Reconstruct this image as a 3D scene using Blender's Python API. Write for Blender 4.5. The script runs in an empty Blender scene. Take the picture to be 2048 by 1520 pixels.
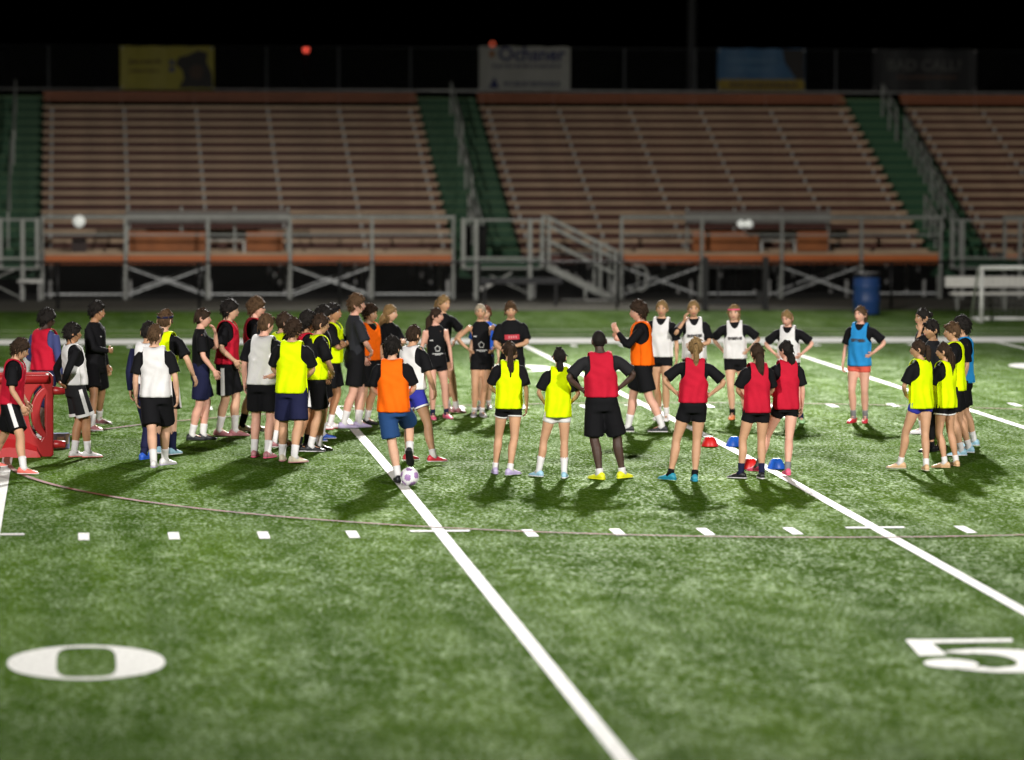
import bpy, bmesh, math, random
import numpy as np
from mathutils import Vector, Matrix, noise

random.seed(7)
SC = bpy.context.scene
COL = SC.collection
R = math.radians

# ------------------------------------------------------------------ camera
cam_d = bpy.data.cameras.new('camera')
cam = bpy.data.objects.new('camera', cam_d)
COL.objects.link(cam)
SC.camera = cam
CAM_H = 4.390
YAW, PITCH, ROLL = 0.10925, 0.06942, 0.00384
fwd = Vector((math.sin(YAW) * math.cos(PITCH), math.cos(YAW) * math.cos(PITCH), -math.sin(PITCH)))
rgt = Vector((math.cos(YAW), -math.sin(YAW), 0))
up = rgt.cross(fwd)
r2 = rgt * math.cos(ROLL) + up * math.sin(ROLL)
u2 = up * math.cos(ROLL) - rgt * math.sin(ROLL)
cam.matrix_world = Matrix((
    (r2.x, u2.x, -fwd.x, 0), (r2.y, u2.y, -fwd.y, 0), (r2.z, u2.z, -fwd.z, CAM_H), (0, 0, 0, 1)))
cam_d.sensor_width = 36
cam_d.lens = 140.1
cam_d.clip_start = 0.5
cam_d.clip_end = 900
cam_d.dof.use_dof = True
cam_d.dof.focus_distance = 48.5
cam_d.dof.aperture_fstop = 1.0

# ------------------------------------------------------------------ world: a night sky
W = bpy.data.worlds.new('World')
SC.world = W
W.use_nodes = True
nt = W.node_tree
sky = nt.nodes.new('ShaderNodeTexSky')
sky.sky_type = 'NISHITA'
sky.sun_disc = False
sky.sun_elevation = R(-4)
sky.sun_rotation = R(200)
bg = nt.nodes['Background']
nt.links.new(sky.outputs[0], bg.inputs[0])
bg.inputs[1].default_value = 0.006

# ------------------------------------------------------------------ floodlights (the field is lit by four masts)
#           foot x, y, z      head z  aim                 watts    radius cone  blend colour
MASTS = [((16.45, 106.0, -0.2), 27.0, (8.0, 54.0, 0.0), 360000, 1.2, 28, 1.0, (1.0, 0.97, 0.92)),
         ((-34.0, 106.0, -0.2), 27.0, (4.0, 46.0, 0.0), 30000, 1.3, 60, .55, (1.0, 0.97, 0.92)),
         ((-34.0, -30.0, -0.2), 35.0, (4.0, 51.0, 0.0), 300000, 1.3, 29, 1.0, (1.0, 0.96, 0.90)),
         ((48.0, -30.0, -0.2), 35.0, (6.5, 51.0, 0.0), 300000, 1.3, 29, 1.0, (1.0, 0.96, 0.90))]
# added beam from the first mast, to brighten the far touchline
BEAMS = MASTS + [(MASTS[0][0], 26.0, (8.0, 75.0, 0.0), 52000, 1.2, 44, 1.0, (1.0, 0.97, 0.92))]
for foot, hz, aim, watts, rad, cone, blend, colr in BEAMS:
    ld = bpy.data.lights.new('floodlight_beam', 'SPOT')
    ld.energy = watts
    ld.shadow_soft_size = rad
    ld.spot_size = R(cone)
    ld.spot_blend = blend
    ld.color = colr
    lo = bpy.data.objects.new('floodlight_beam', ld)
    COL.objects.link(lo)
    p = Vector((foot[0], foot[1], hz))
    d = (Vector(aim) - p).normalized()
    lo.location = p + d * 2.0
    lo.rotation_euler = d.to_track_quat('-Z', 'Y').to_euler()

vs = SC.view_settings
SC.display_settings.display_device = 'sRGB'
vs.view_transform = 'Standard'
vs.look = 'None'
vs.gamma = 1
vs.use_curve_mapping = False
vs.exposure = 0.0

# ------------------------------------------------------------------ helpers
def tag(o, label=None, cat=None, group=None, kind=None):
    if label: o['label'] = label
    if cat: o['category'] = cat
    if group: o['group'] = group
    if kind: o['kind'] = kind
    return o

def thing(name, label, cat, loc=(0, 0, 0), rz=0.0, group=None):
    o = bpy.data.objects.new(name, None)
    o.empty_display_size = 0.2
    COL.objects.link(o)
    o.location = loc
    o.rotation_euler = (0, 0, rz)
    return tag(o, label, cat, group)

class MB:
    """collects simple solids into one mesh"""
    def __init__(s):
        s.v = []; s.f = []; s.m = []
    def add(s, v, f, mi=0):
        b = len(s.v)
        s.v.extend([tuple(p) for p in v])
        s.f.extend([tuple(i + b for i in q) for q in f])
        s.m.extend([mi] * len(f))
        return s
    def box(s, x0, x1, y0, y1, z0, z1, mi=0):
        v = [(x0, y0, z0), (x1, y0, z0), (x1, y1, z0), (x0, y1, z0), (x0, y0, z1), (x1, y0, z1), (x1, y1, z1), (x0, y1, z1)]
        return s.add(v, [(0, 3, 2, 1), (4, 5, 6, 7), (0, 1, 5, 4), (1, 2, 6, 5), (2, 3, 7, 6), (3, 0, 4, 7)], mi)
    def bar(s, a, b, w, h=None, mi=0):
        h = w if h is None else h
        a = Vector(a); b = Vector(b); d = (b - a).normalized()
        u = d.cross(Vector((0, 0, 1)))
        if u.length < 1e-4: u = Vector((1, 0, 0))
        u.normalize(); n = u.cross(d)
        v = []
        for p in (a, b):
            for su, sn in ((-1, -1), (1, -1), (1, 1), (-1, 1)):
                v.append(p + u * su * w / 2 + n * sn * h / 2)
        return s.add(v, [(0, 1, 2, 3), (7, 6, 5, 4), (0, 4, 5, 1), (1, 5, 6, 2), (2, 6, 7, 3), (3, 7, 4, 0)], mi)
    def tube(s, pts, rad, n=8, mi=0, cap=True):
        v, f = tube(pts, rad, n, cap)
        return s.add(v, f, mi)
    def lathe(s, prof, n=24, c=(0, 0, 0), mi=0):
        v = []; f = []
        for r, z in prof:
            for i in range(n):
                a = 2 * math.pi * i / n
                v.append((c[0] + r * math.cos(a), c[1] + r * math.sin(a), c[2] + z))
        k = len(prof)
        for j in range(k - 1):
            for i in range(n):
                i2 = (i + 1) % n
                f.append((j * n + i, j * n + i2, (j + 1) * n + i2, (j + 1) * n + i))
        f.append(tuple(range(n - 1, -1, -1)))
        f.append(tuple((k - 1) * n + i for i in range(n)))
        return s.add(v, f, mi)
    def mesh(s, name, mats, smooth=False):
        me = bpy.data.meshes.new(name)
        me.from_pydata(s.v, [], s.f)
        for m in (mats if isinstance(mats, (list, tuple)) else [mats]):
            me.materials.append(m)
        if len(set(s.m)) > 1:
            me.polygons.foreach_set('material_index', s.m)
        if smooth:
            me.polygons.foreach_set('use_smooth', [True] * len(s.f))
        me.update()
        return me
    def build(s, name, mats, parent=None, smooth=False):
        o = bpy.data.objects.new(name, s.mesh(name, mats, smooth))
        COL.objects.link(o)
        if parent is not None: o.parent = parent
        return o

def link(name, me, parent=None, loc=None):
    o = bpy.data.objects.new(name, me)
    COL.objects.link(o)
    if parent is not None: o.parent = parent
    if loc is not None: o.location = loc
    return o

def tube(pts, rad, n=8, cap=True):
    P = np.array(pts, float); k = len(P)
    rad = np.broadcast_to(np.array(rad, float), (k,))
    T = np.gradient(P, axis=0)
    T /= np.linalg.norm(T, axis=1)[:, None] + 1e-9
    ref = np.array([0.0, 1.0, 0.0]) if abs(T[0][1]) < 0.8 else np.array([1.0, 0, 0])
    V = []
    for i in range(k):
        u = ref - T[i] * (ref @ T[i])
        u /= np.linalg.norm(u) + 1e-9
        w = np.cross(T[i], u); ref = u
        for j in range(n):
            a = 2 * math.pi * j / n
            V.append(P[i] + rad[i] * (u * math.cos(a) + w * math.sin(a)))
    F = []
    for i in range(k - 1):
        for j in range(n):
            j2 = (j + 1) % n
            F.append((i * n + j, i * n + j2, (i + 1) * n + j2, (i + 1) * n + j))
    if cap:
        F.append(tuple(range(n - 1, -1, -1)))
        F.append(tuple((k - 1) * n + j for j in range(n)))
    return V, F

def srgb(r, g, b):
    f = lambda c: (c / 255 / 12.92) if c / 255 <= 0.04045 else ((c / 255 + 0.055) / 1.055) ** 2.4
    return (f(r), f(g), f(b))

_mats = {}
def mat(name, col, rough=0.6, metal=0.0, var=0.15, scale=6.0, bump=0.0, bscale=40.0, spec=0.4, emit=0.0, sheen=0.0, stretch=None):
    if name in _mats: return _mats[name]
    m = bpy.data.materials.new(name)
    m.use_nodes = True
    n = m.node_tree; b = n.nodes['Principled BSDF']
    b.inputs['Roughness'].default_value = rough
    b.inputs['Metallic'].default_value = metal
    b.inputs['Specular IOR Level'].default_value = spec
    if sheen: b.inputs['Sheen Weight'].default_value = sheen
    tc = n.nodes.new('ShaderNodeTexCoord')
    src = tc.outputs['Object']
    if stretch:
        mp = n.nodes.new('ShaderNodeMapping'); mp.inputs['Scale'].default_value = stretch
        n.links.new(src, mp.inputs[0]); src = mp.outputs[0]
    nz = n.nodes.new('ShaderNodeTexNoise')
    nz.inputs['Scale'].default_value = scale; nz.inputs['Detail'].default_value = 5
    n.links.new(src, nz.inputs['Vector'])
    rp = n.nodes.new('ShaderNodeValToRGB')
    rp.color_ramp.elements[0].position = 0.3; rp.color_ramp.elements[1].position = 0.72
    c = list(col)
    rp.color_ramp.elements[0].color = [max(0, x * (1 - var)) for x in c] + [1]
    rp.color_ramp.elements[1].color = [min(1, x * (1 + var)) for x in c] + [1]
    n.links.new(nz.outputs[0], rp.inputs[0]); n.links.new(rp.outputs[0], b.inputs['Base Color'])
    if bump:
        nb = n.nodes.new('ShaderNodeTexNoise'); nb.inputs['Scale'].default_value = bscale; nb.inputs['Detail'].default_value = 4
        n.links.new(src, nb.inputs['Vector'])
        bp = n.nodes.new('ShaderNodeBump'); bp.inputs['Strength'].default_value = bump; bp.inputs['Distance'].default_value = 0.02
        n.links.new(nb.outputs[0], bp.inputs['Height']); n.links.new(bp.outputs[0], b.inputs['Normal'])
    if emit:
        b.inputs['Emission Color'].default_value = (*col, 1); b.inputs['Emission Strength'].default_value = emit
    _mats[name] = m
    return m

# ------------------------------------------------------------------ ground: a crowned artificial turf field
YC = 49.268
def gz(y):
    y = max(-30.0, min(76.0, y))
    return -0.0054 * (math.sqrt((y - YC) ** 2 + 9) - 3)
YS = [-400, -120, -40, -30] + [-20 + 2 * i for i in range(20)] + [20 + 0.5 * i for i in range(113)] + [78, 80, 84, 90, 100, 120, 200, 420]

GLINT = 0.135
def turf_material():
    m = bpy.data.materials.new('turf'); m.use_nodes = True
    n = m.node_tree; L = n.links; b = n.nodes['Principled BSDF']
    tc = n.nodes.new('ShaderNodeTexCoord')
    def nz(scale, det=4, rough=0.6, vec=None):
        t = n.nodes.new('ShaderNodeTexNoise'); t.inputs['Scale'].default_value = scale
        t.inputs['Detail'].default_value = det; t.inputs['Roughness'].default_value = rough
        L.new(vec or tc.outputs['Object'], t.inputs['Vector']); return t.outputs[0]
    def ramp(src, p0, c0, p1, c1):
        r = n.nodes.new('ShaderNodeValToRGB')
        r.color_ramp.elements[0].position = p0; r.color_ramp.elements[1].position = p1
        r.color_ramp.elements[0].color = (*c0, 1); r.color_ramp.elements[1].color = (*c1, 1)
        L.new(src, r.inputs[0]); return r.outputs[0]
    def mix(fac, a, c, mode='MIX'):
        x = n.nodes.new('ShaderNodeMix'); x.data_type = 'RGBA'; x.blend_type = mode
        if isinstance(fac, float): x.inputs[0].default_value = fac
        else: L.new(fac, x.inputs[0])
        L.new(a, x.inputs[6]); L.new(c, x.inputs[7]); return x.outputs[2]
    mp = n.nodes.new('ShaderNodeMapping'); mp.inputs['Scale'].default_value = (1.0, 0.42, 1.0)
    L.new(tc.outputs['Object'], mp.inputs[0]); tuft = mp.outputs[0]
    fine = nz(15, 4, 0.8, tuft)
    spark = nz(29, 4, 0.72, tuft)
    mid = nz(2.6, 6, 0.7, tuft)
    big = nz(0.20, 3, 0.5)
    c_f = ramp(fine, 0.32, (0.022, 0.060, 0.003), 0.68, (0.068, 0.142, 0.009))
    c_m = ramp(mid, 0.32, (0.040, 0.088, 0.004), 0.70, (0.062, 0.120, 0.009))
    col = mix(0.5, c_f, c_m)
    c_b = ramp(big, 0.35, (0.78, 0.82, 0.72), 0.66, (1.12, 1.08, 1.10))
    col = mix(1.0, col, c_b, 'MULTIPLY')
    mp2 = n.nodes.new('ShaderNodeMapping'); mp2.inputs['Scale'].default_value = (1.0, 0.07, 1.0)
    L.new(tc.outputs['Object'], mp2.inputs[0])
    lanes = nz(1.1, 3, 0.6, mp2.outputs[0])
    c_l = ramp(lanes, 0.36, (0.74, 0.80, 0.66), 0.64, (1.20, 1.14, 1.20))
    col = mix(1.0, col, c_l, 'MULTIPLY')
    L.new(col, b.inputs['Base Color'])
    b.inputs['Specular IOR Level'].default_value = 0.0
    b.inputs['Roughness'].default_value = 0.9
    # the polished fibres glint in patches
    sm = n.nodes.new('ShaderNodeMath'); sm.operation = 'MULTIPLY_ADD'
    L.new(mid, sm.inputs[0]); sm.inputs[1].default_value = 0.35; L.new(spark, sm.inputs[2])
    rr = n.nodes.new('ShaderNodeMapRange'); L.new(sm.outputs[0], rr.inputs[0])
    rr.inputs[1].default_value = 0.66; rr.inputs[2].default_value = 0.84
    rr.inputs[3].default_value = GLINT * 0.03; rr.inputs[4].default_value = GLINT
    gl = n.nodes.new('ShaderNodeBsdfGlossy'); gl.inputs['Roughness'].default_value = 0.62
    gl.inputs['Color'].default_value = (0.86, 1.0, 0.72, 1)
    mx = n.nodes.new('ShaderNodeMixShader')
    L.new(rr.outputs[0], mx.inputs[0]); L.new(b.outputs[0], mx.inputs[1]); L.new(gl.outputs[0], mx.inputs[2])
    L.new(mx.outputs[0], n.nodes['Material Output'].inputs['Surface'])
    add = n.nodes.new('ShaderNodeMath'); add.operation = 'MULTIPLY_ADD'
    L.new(fine, add.inputs[0]); add.inputs[1].default_value = 0.5; L.new(mid, add.inputs[2])
    bp = n.nodes.new('ShaderNodeBump'); bp.inputs['Strength'].default_value = 0.7; bp.inputs['Distance'].default_value = 0.08
    L.new(add.outputs[0], bp.inputs['Height']); L.new(bp.outputs[0], b.inputs['Normal']); L.new(bp.outputs[0], gl.inputs['Normal'])
    return m

def sheet(name, x0f, x1f, ys, dz, m, parent=None):
    """a strip of ground between two x functions, following the crown"""
    v = []; f = []
    for y in ys:
        v.append((x0f(y), y, gz(y) + dz)); v.append((x1f(y), y, gz(y) + dz))
    for i in range(len(ys) - 1):
        f.append((2 * i, 2 * i + 1, 2 * i + 3, 2 * i + 2))
    return MB().add(v, f).build(name, m, parent)

TURF = turf_material()
field = sheet('turf_field', lambda y: -420, lambda y: 440, YS, 0, TURF)
tag(field, 'green artificial turf field', kind='structure')

def paint_material():
    m = mat('line_paint', (0.58, 0.58, 0.55), 0.7, var=0.24, scale=26, bump=0.5, bscale=30)
    return m
PAINT = paint_material()
RED_PAINT = mat('faded_red_paint', (0.16, 0.055, 0.030), 0.8, var=0.5, scale=5, bump=0.5, bscale=30)
X0 = -0.8415
def span(a, b, st=0.5):
    k = max(1, int(math.ceil((b - a) / st)))
    return [a + (b - a) * i / k for i in range(k + 1)]
def const(v): return lambda y: v
for k in range(-2, 8):
    x = X0 + 4.572 * k
    sheet('yard_line', const(x - 0.062), const(x + 0.062), span(23.0, 74.28), 0.005, PAINT, field)
for yh in (40.59, 57.55):
    for k in range(-12, 38):
        x = X0 + 0.9144 * k
        if k % 5 == 0:
            sheet('hash_mark', const(x - 0.31), const(x + 0.31), [yh + 0.16, yh + 0.28], 0.009, PAINT, field)
        else:
            sheet('hash_mark', const(x - 0.055), const(x + 0.055), [yh - 0.31, yh + 0.31], 0.005, PAINT, field)
for k in range(-12, 38):
    if k % 5:
        x = X0 + 0.9144 * k
        sheet('hash_mark', const(x - 0.055), const(x + 0.055), [73.2, 73.8], 0.005, PAINT, field)
sheet('sideline', const(-30), const(50), span(74.28, 76.05), 0.005, PAINT, field)
FAINT = mat('worn_line_paint', (0.28, 0.32, 0.22), 0.8, var=0.3, scale=5)
for y in (77.1, 78.8):
    sheet('coaching_line', const(-30), const(50), [y, y + 0.13], 0.005, FAINT, field)
# centre circle, worn red
ang = [2 * math.pi * i / 160 for i in range(161)]
cx, cy = X0 + 4.572 * 2, 49.05
v = []; f = []
for a in ang:
    for rr_ in (9.115, 9.185):
        y = cy + rr_ * math.sin(a)
        v.append((cx + rr_ * math.cos(a), y, gz(y) + 0.0125))
for i in range(160):
    f.append((2 * i, 2 * i + 1, 2 * i + 3, 2 * i + 2))
MB().add(v, f).build('centre_circle', RED_PAINT, field)

def zero_shape(xc, yc, w, h, flip=1):
    """digit 0: a pointed lens with a squarish hole, stroke thick at the sides"""
    n = 64; v = []; f = []
    for i in range(n):
        a = 2 * math.pi * i / n
        c, s = math.cos(a), math.sin(a)
        ox, oy = w / 2 * math.copysign(abs(c) ** 1.15, c), h / 2 * math.copysign(abs(s) ** 0.85, s)
        ix, iy = w * 0.19 * math.copysign(abs(c) ** 0.5, c), h * 0.43 * math.copysign(abs(s) ** 0.5, s)
        for px, py in ((ox, oy), (ix, iy)):
            y = yc + py
            v.append((xc + px * flip, y, gz(y) + 0.005))
    for i in range(n):
        j = (i + 1) % n
        f.append((2 * i, 2 * j, 2 * j + 1, 2 * i + 1))
    return v, f
def five_shape(xc, yc, w, h, flip=1):
    """digit 5 with top flag, slanted stem and a bowl of swelling stroke"""
    v = []; f = []
    def quad(pts):
        b = len(v)
        for px, py in pts:
            y = yc + flip * py * h
            v.append((xc + flip * px * w, y, gz(y) + 0.005))
        f.append((b, b + 1, b + 2, b + 3))
    # flag (top bar) and stem
    quad([(-0.38, 0.50), (0.33, 0.50), (0.30, 0.405), (-0.24, 0.39)])
    quad([(-0.38, 0.50), (-0.24, 0.39), (-0.26, 0.02), (-0.44, 0.02)])
    # bowl
    st = []
    for i in range(33):
        a = R(128 - 268 * i / 32)
        c, s = math.cos(a), math.sin(a)
        st.append(((0.03 + 0.47 * c, -0.15 + 0.345 * s), (-0.03 + 0.15 * c, -0.15 + (0.20 if c > 0 else 0.30 - 0.10 * (1 + c)) * s)))
    for p, q in zip(st[:-1], st[1:]):
        quad([p[0], q[0], q[1], p[1]])
    # closing blob at lower left of the bowl
    b = len(v); n = 20
    for i in range(n):
        a = 2 * math.pi * i / n
        px, py = -0.32 + 0.17 * math.cos(a), -0.24 + 0.135 * math.sin(a)
        y = yc + flip * py * h
        v.append((xc + flip * px * w, y, gz(y) + 0.0085))
    f.append(tuple(b + i for i in range(n)))
    return v, f
WN, HN = 1.25, 1.90
for k, flip, yc in ((0, 1, 31.76), (2, 1, 31.76), (4, 1, 31.76), (0, -1, 66.7), (2, -1, 66.7), (4, -1, 66.7)):
    x = X0 + 4.572 * k
    v, f = zero_shape(x + flip * (0.29 + WN / 2), yc, WN, HN, flip)
    tag(MB().add(v, f).build('yard_number', PAINT, field))
    if k == 2:
        v, f = five_shape(x - flip * 0.935, yc - flip * 0.2, 1.28, HN, flip)
        MB().add(v, f).build('yard_number', PAINT, field)
# track and concrete in front of the stand
TRACK = mat('asphalt_walk', (0.11, 0.105, 0.08), 0.85, var=0.25, scale=3, bump=0.3, bscale=60)
walk = sheet('walkway_path', const(-120), const(140), [86.2, 88, 90.0, 91.2], 0.006, TRACK)
tag(walk, 'dark asphalt walkway between the turf and the bleachers', kind='structure')
DIRT = mat('dark_soil', (0.012, 0.011, 0.009), 0.95, var=0.3, scale=3, bump=0.4, bscale=20)
soil = sheet('soil_ground', const(-120), const(140), [91.2, 110, 140, 420], 0.006, DIRT)
tag(soil, 'dark soil under and behind the bleachers', kind='structure')
GZ = gz(90)

# ------------------------------------------------------------------ materials of the stand
M_SEAT = mat('weathered_seat_plank', srgb(180, 153, 124), 0.5, 0.0, var=0.22, scale=1.2, stretch=(1, 4, 4), spec=0.5)
M_RISER = mat('red_brown_riser', srgb(80, 43, 35), 0.6, var=0.2, scale=1.5)
M_ORANGE = mat('orange_board', srgb(182, 98, 46), 0.5, var=0.10, scale=1.4)
M_PANELO = mat('brown_orange_panel', srgb(150, 88, 44), 0.6, var=0.25, scale=2.5)
M_TOPORANGE = mat('orange_back_row', srgb(138, 82, 54), 0.5, var=0.12, scale=1.4)
M_GREEN = mat('green_aisle_step', srgb(28, 70, 44), 0.6, var=0.2, scale=1.5)
M_ALU = mat('aluminium_tube', (0.29, 0.30, 0.28), 0.45, 0.35, var=0.12, scale=4)
M_ALU_LIT = mat('lit_aluminium', (0.58, 0.60, 0.60), 0.45, 0.2, var=0.15, scale=4)  # aluminium in a lighter colour, so braces and base bars look lit
M_ALUD = mat('dull_galvanised_steel', (0.34, 0.34, 0.33), 0.5, 0.35, var=0.2, scale=4)
M_BLACK = mat('black_vinyl', (0.010, 0.010, 0.011), 0.5, var=0.2)
M_PANEL = mat('grey_panel', (0.17, 0.16, 0.15), 0.6, var=0.15, scale=2)
M_FENCE = mat('dark_chain_link', (0.03, 0.032, 0.035), 0.5, 0.4)
M_FPOST = mat('dark_fence_post', (0.10, 0.105, 0.11), 0.5, 0.3)

NROW = 17
def row(k): return 92.6 + 0.61 * k, 0.985 + 0.2065 * k      # seat front edge y, seat top z

def bleacher(x0, x1, label, full=True):
    t = thing('bleacher_section', label, 'bleachers', ((x0 + x1) / 2, 91.4, GZ), 0, 'sections of the home stand')
    ox, oy, oz = t.location
    w = x1 - x0
    sm = MB().box(-w / 2, w / 2, 0, 0.25, -0.075, 0).mesh('seat_plank', M_SEAT)
    rm = MB().box(-w / 2 + 0.05, w / 2 - 0.05, 0.07, 0.095, -0.205, -0.078).mesh('riser_board', M_RISER)
    fm = MB().box(-w / 2 + 0.02, w / 2 - 0.02, 0.10, 0.55, -0.265, -0.225).mesh('footboard', M_RISER)
    for k in range(NROW):
        y, z = row(k)
        j = 0.004 * math.sin(k * 12.9 + x0)
        link('seat_plank', sm, t, (0, y - oy + j, z - oz + j))
        link('riser_board', rm, t, (0, y - oy, z - oz))
        link('footboard', fm, t, (0, y - oy, z - oz))
    y, z = row(NROW)
    MB().box(-w / 2, w / 2, y - oy, y - oy + 0.25, z - oz - 0.09, z - oz).build('back_seat', M_TOPORANGE, t)
    MB().box(-w / 2, w / 2, y - oy + 0.30, y - oy + 0.34, z - oz + 0.03, z - oz + 0.14).build('backrest_board', M_TOPORANGE, t)
    # stringers: stepped carriers whose tabs show between the planks
    ns = 6
    for i in range(ns):
        x = -w / 2 + 0.22 + (w - 0.44) * i / (ns - 1)
        b = MB()
        for k in range(NROW):
            y, z = row(k)
            b.box(x - 0.03, x + 0.03, y - oy + 0.012, y - oy + 0.066, z - oz - 0.20, z - oz - 0.077)
        y0, z0 = row(0); y1, z1 = row(NROW)
        b.bar((x, y0 - oy + 0.25, z0 - oz - 0.42), (x, y1 - oy + 0.25, z1 - oz - 0.42), 0.06, 0.14)
        for yy in (0.6, 2.6, 5.0, 7.6, 10.4):
            zz = z0 + (yy + oy - y0) * 0.2065 / 0.61 - 0.5 - oz
            b.box(x - 0.03, x + 0.03, yy, yy + 0.06, 0, max(0.3, zz))
        b.build('stringer', M_ALUD, t)
    return t

S1 = bleacher(-0.80, 8.80, 'long bleacher section of tan seat planks left of the middle green aisle')
S2 = bleacher(10.38, 20.05, 'long bleacher section of tan seat planks right of the middle green aisle')
S3 = bleacher(21.55, 31.2, 'bleacher section at the right edge of the picture beyond the second green aisle')
S0 = bleacher(-12.0, -2.42, 'bleacher section beyond the left green aisle, almost out of the picture')

def aisle(x0, x1, label, rails):
    t = thing('aisle_stair', label, 'stairs', ((x0 + x1) / 2, 91.4, GZ), 0, 'green stair aisles of the stand')
    ox, oy, oz = t.location
    w = x1 - x0 - 0.02
    me = MB().box(-w / 2, w / 2, 0, 0.62, -0.21, 0).mesh('step', M_GREEN)
    me2 = MB().box(-w / 2 + 0.03, w / 2 - 0.03, -0.004, 0.03, -0.02, 0.004).mesh('nosing', mat('step_nosing', srgb(88, 118, 80), 0.5))
    for k in range(-1, NROW + 3):
        y, z = row(k)
        z = min(z, 4.70 + .002 * k)
        s = link('step', me, t, (0, y - oy - 0.25, z - oz - 0.215))
        link('nosing', me2, s)
    for xs, ka, kb in rails:
        b = MB()
        ya, za = row(ka); yb, zb = row(kb)
        x = xs - ox
        for dz in (0.62, 0.30):
            b.bar((x, ya - oy, za - oz + dz), (x, yb - oy, zb - oz + dz), 0.045)
        n = 3
        for i in range(n):
            f_ = i / (n - 1)
            y = ya + (yb - ya) * f_ - oy; z = za + (zb - za) * f_ - oz
            b.box(x - 0.022, x + 0.022, y - 0.022, y + 0.022, z - 0.25, z + 0.62)
        b.build('handrail', M_ALU, t)
    return t
aisle(8.80, 10.38, 'green stair aisle with a double handrail in the middle of the stand',
      [(9.45, 0, 4), (9.50, 5, 10), (9.62, 11, 16), (9.30, 0, 3)])
aisle(20.05, 21.55, 'green stair aisle with broken handrails near the right end of the stand',
      [(20.80, 0, 3), (20.95, 4, 6), (21.0, 7, 9), (21.0, 10, 12), (20.9, 13, 16), (20.35, 1, 3)])
aisle(-2.42, -0.80, 'green stair aisle at the left edge of the picture', [(-1.55, 1, 9), (-1.50, 10, 16)])

# front of the stand: guard rail, orange fascia, walkway deck, braces
def front(x0, label, nb=5, stair=False):
    t = thing('front_guard', label, 'railing', (x0, 91.4, GZ), 0, 'guard rails along the front of the stand')
    oz = GZ
    bay = 1.88
    w = bay * nb
    for i in range(nb + 1):
        if stair and i == 0: continue
        b = MB()
        b.box(bay * i - 0.032, bay * i + 0.032, -0.04, 0.04, 0, 1.80 - oz)
        b.box(bay * i - 0.065, bay * i - 0.045, 0.05, 0.09, 0.0, 0.55)
        b.build('rail_post', M_ALU, t)
    s0 = bay if stair else 0.0
    for z, h in ((1.765, 0.07), (1.36, 0.035)):
        MB().box(s0, w, -0.075, -0.045, z - h / 2 - oz, z + h / 2 - oz).build('guard_bar', M_ALU, t)
    for i in range(nb):
        if stair and i == 0:
            MB().box(0.06, bay - 0.06, 0.10, 0.14, 0.68 - oz, 0.93 - oz).build('fascia_board', M_RISER, t)
            continue
        MB().box(bay * i + 0.05, bay * (i + 1) - 0.05, -0.02, 0.02, 0.685 - oz, 0.885 - oz).build('fascia_board', M_ORANGE, t)
        MB().box(bay * i + 0.05, bay * (i + 1) - 0.05, -0.03, 0.06, 0.889 - oz, 0.95 - oz).build('walkway_edge', M_SEAT, t)
    MB().box(0, w, 0.07, 1.02, 0.89 - oz, 0.93 - oz).build('walkway_deck', M_PANEL, t)
    for i in range(nb):
        xa, xb = bay * i + 0.07, bay * (i + 1) - 0.07
        if i % 2:
            for y, dz in ((0.10, 0.0), (1.3, 0.03)):
                b = MB()
                b.bar((xa, y, 0.10), (xb, y, 0.72 + dz), 0.042, 0.03)
                b.bar((xa, y + 0.05, 0.72 + dz), (xb, y + 0.05, 0.10), 0.042, 0.03)
                b.build('cross_brace', M_ALU_LIT, t)
        elif not (stair and i == 0):
            MB().box(xa, xb, 0.06, 0.10, 0.105, 0.14).build('base_bar', M_ALU_LIT, t)
    return t
front(-0.745, 'aluminium guard rail with orange fascia along the left bleacher section')
front(10.68, 'aluminium guard rail with orange fascia right of the stand stair', stair=True)
front(21.6, 'aluminium guard rail in front of the rightmost bleacher section')

def enclosure(xa, xb, o1, o2, fr, label):
    """grey board rail with orange panels on the front walkway"""
    t = thing('barrier_panel', label, 'barrier', ((xa + xb) / 2, 92.05, 0.93), 0, 'orange panelled barriers on the walkway')
    ox, oy, oz = t.location
    for a, b in (o1, o2):
        p = MB().box(a - ox, b - ox, 0, 0.03, 0.02, 0.42).build('orange_panel', M_PANELO, t)
        MB().box(a - ox, b - ox, -0.012, 0.042, 0.425, 0.47).build('cap_rail', M_ORANGE, p)
    MB().box(xa - ox, xb - ox, 0.0, 0.03, 0.66, 0.95).build('grey_panel', M_PANEL, t)
    n = 4
    for i in range(n):
        x = xa + 0.05 + (xb - xa - 0.1) * i / (n - 1) - ox
        MB().box(x - 0.022, x + 0.022, 0.032, 0.076, -0.02, 1.05).build('post', M_ALU, t)
    b = MB()
    b.box(fr[0] - ox, fr[1] - ox, -0.05, 0.0, 0.25, 0.295)
    b.box(fr[0] - ox, fr[0] - ox + 0.045, -0.05, 0.0, 0, 0.249)
    b.box(fr[1] - ox - 0.045, fr[1] - ox, -0.05, 0.0, 0, 0.249)
    b.build('low_frame', mat('pale_aluminium', (0.6, 0.6, 0.57), 0.45, 0.2), t)
enclosure(1.15, 4.93, (1.22, 2.98), (3.92, 4.76), (3.03, 3.89), 'orange panelled barrier with a grey rail in the left bleacher section')
enclosure(14.15, 17.6, (14.33, 15.88), (16.80, 17.54), (15.93, 16.76), 'orange panelled barrier with a grey rail in the right bleacher section')

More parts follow.
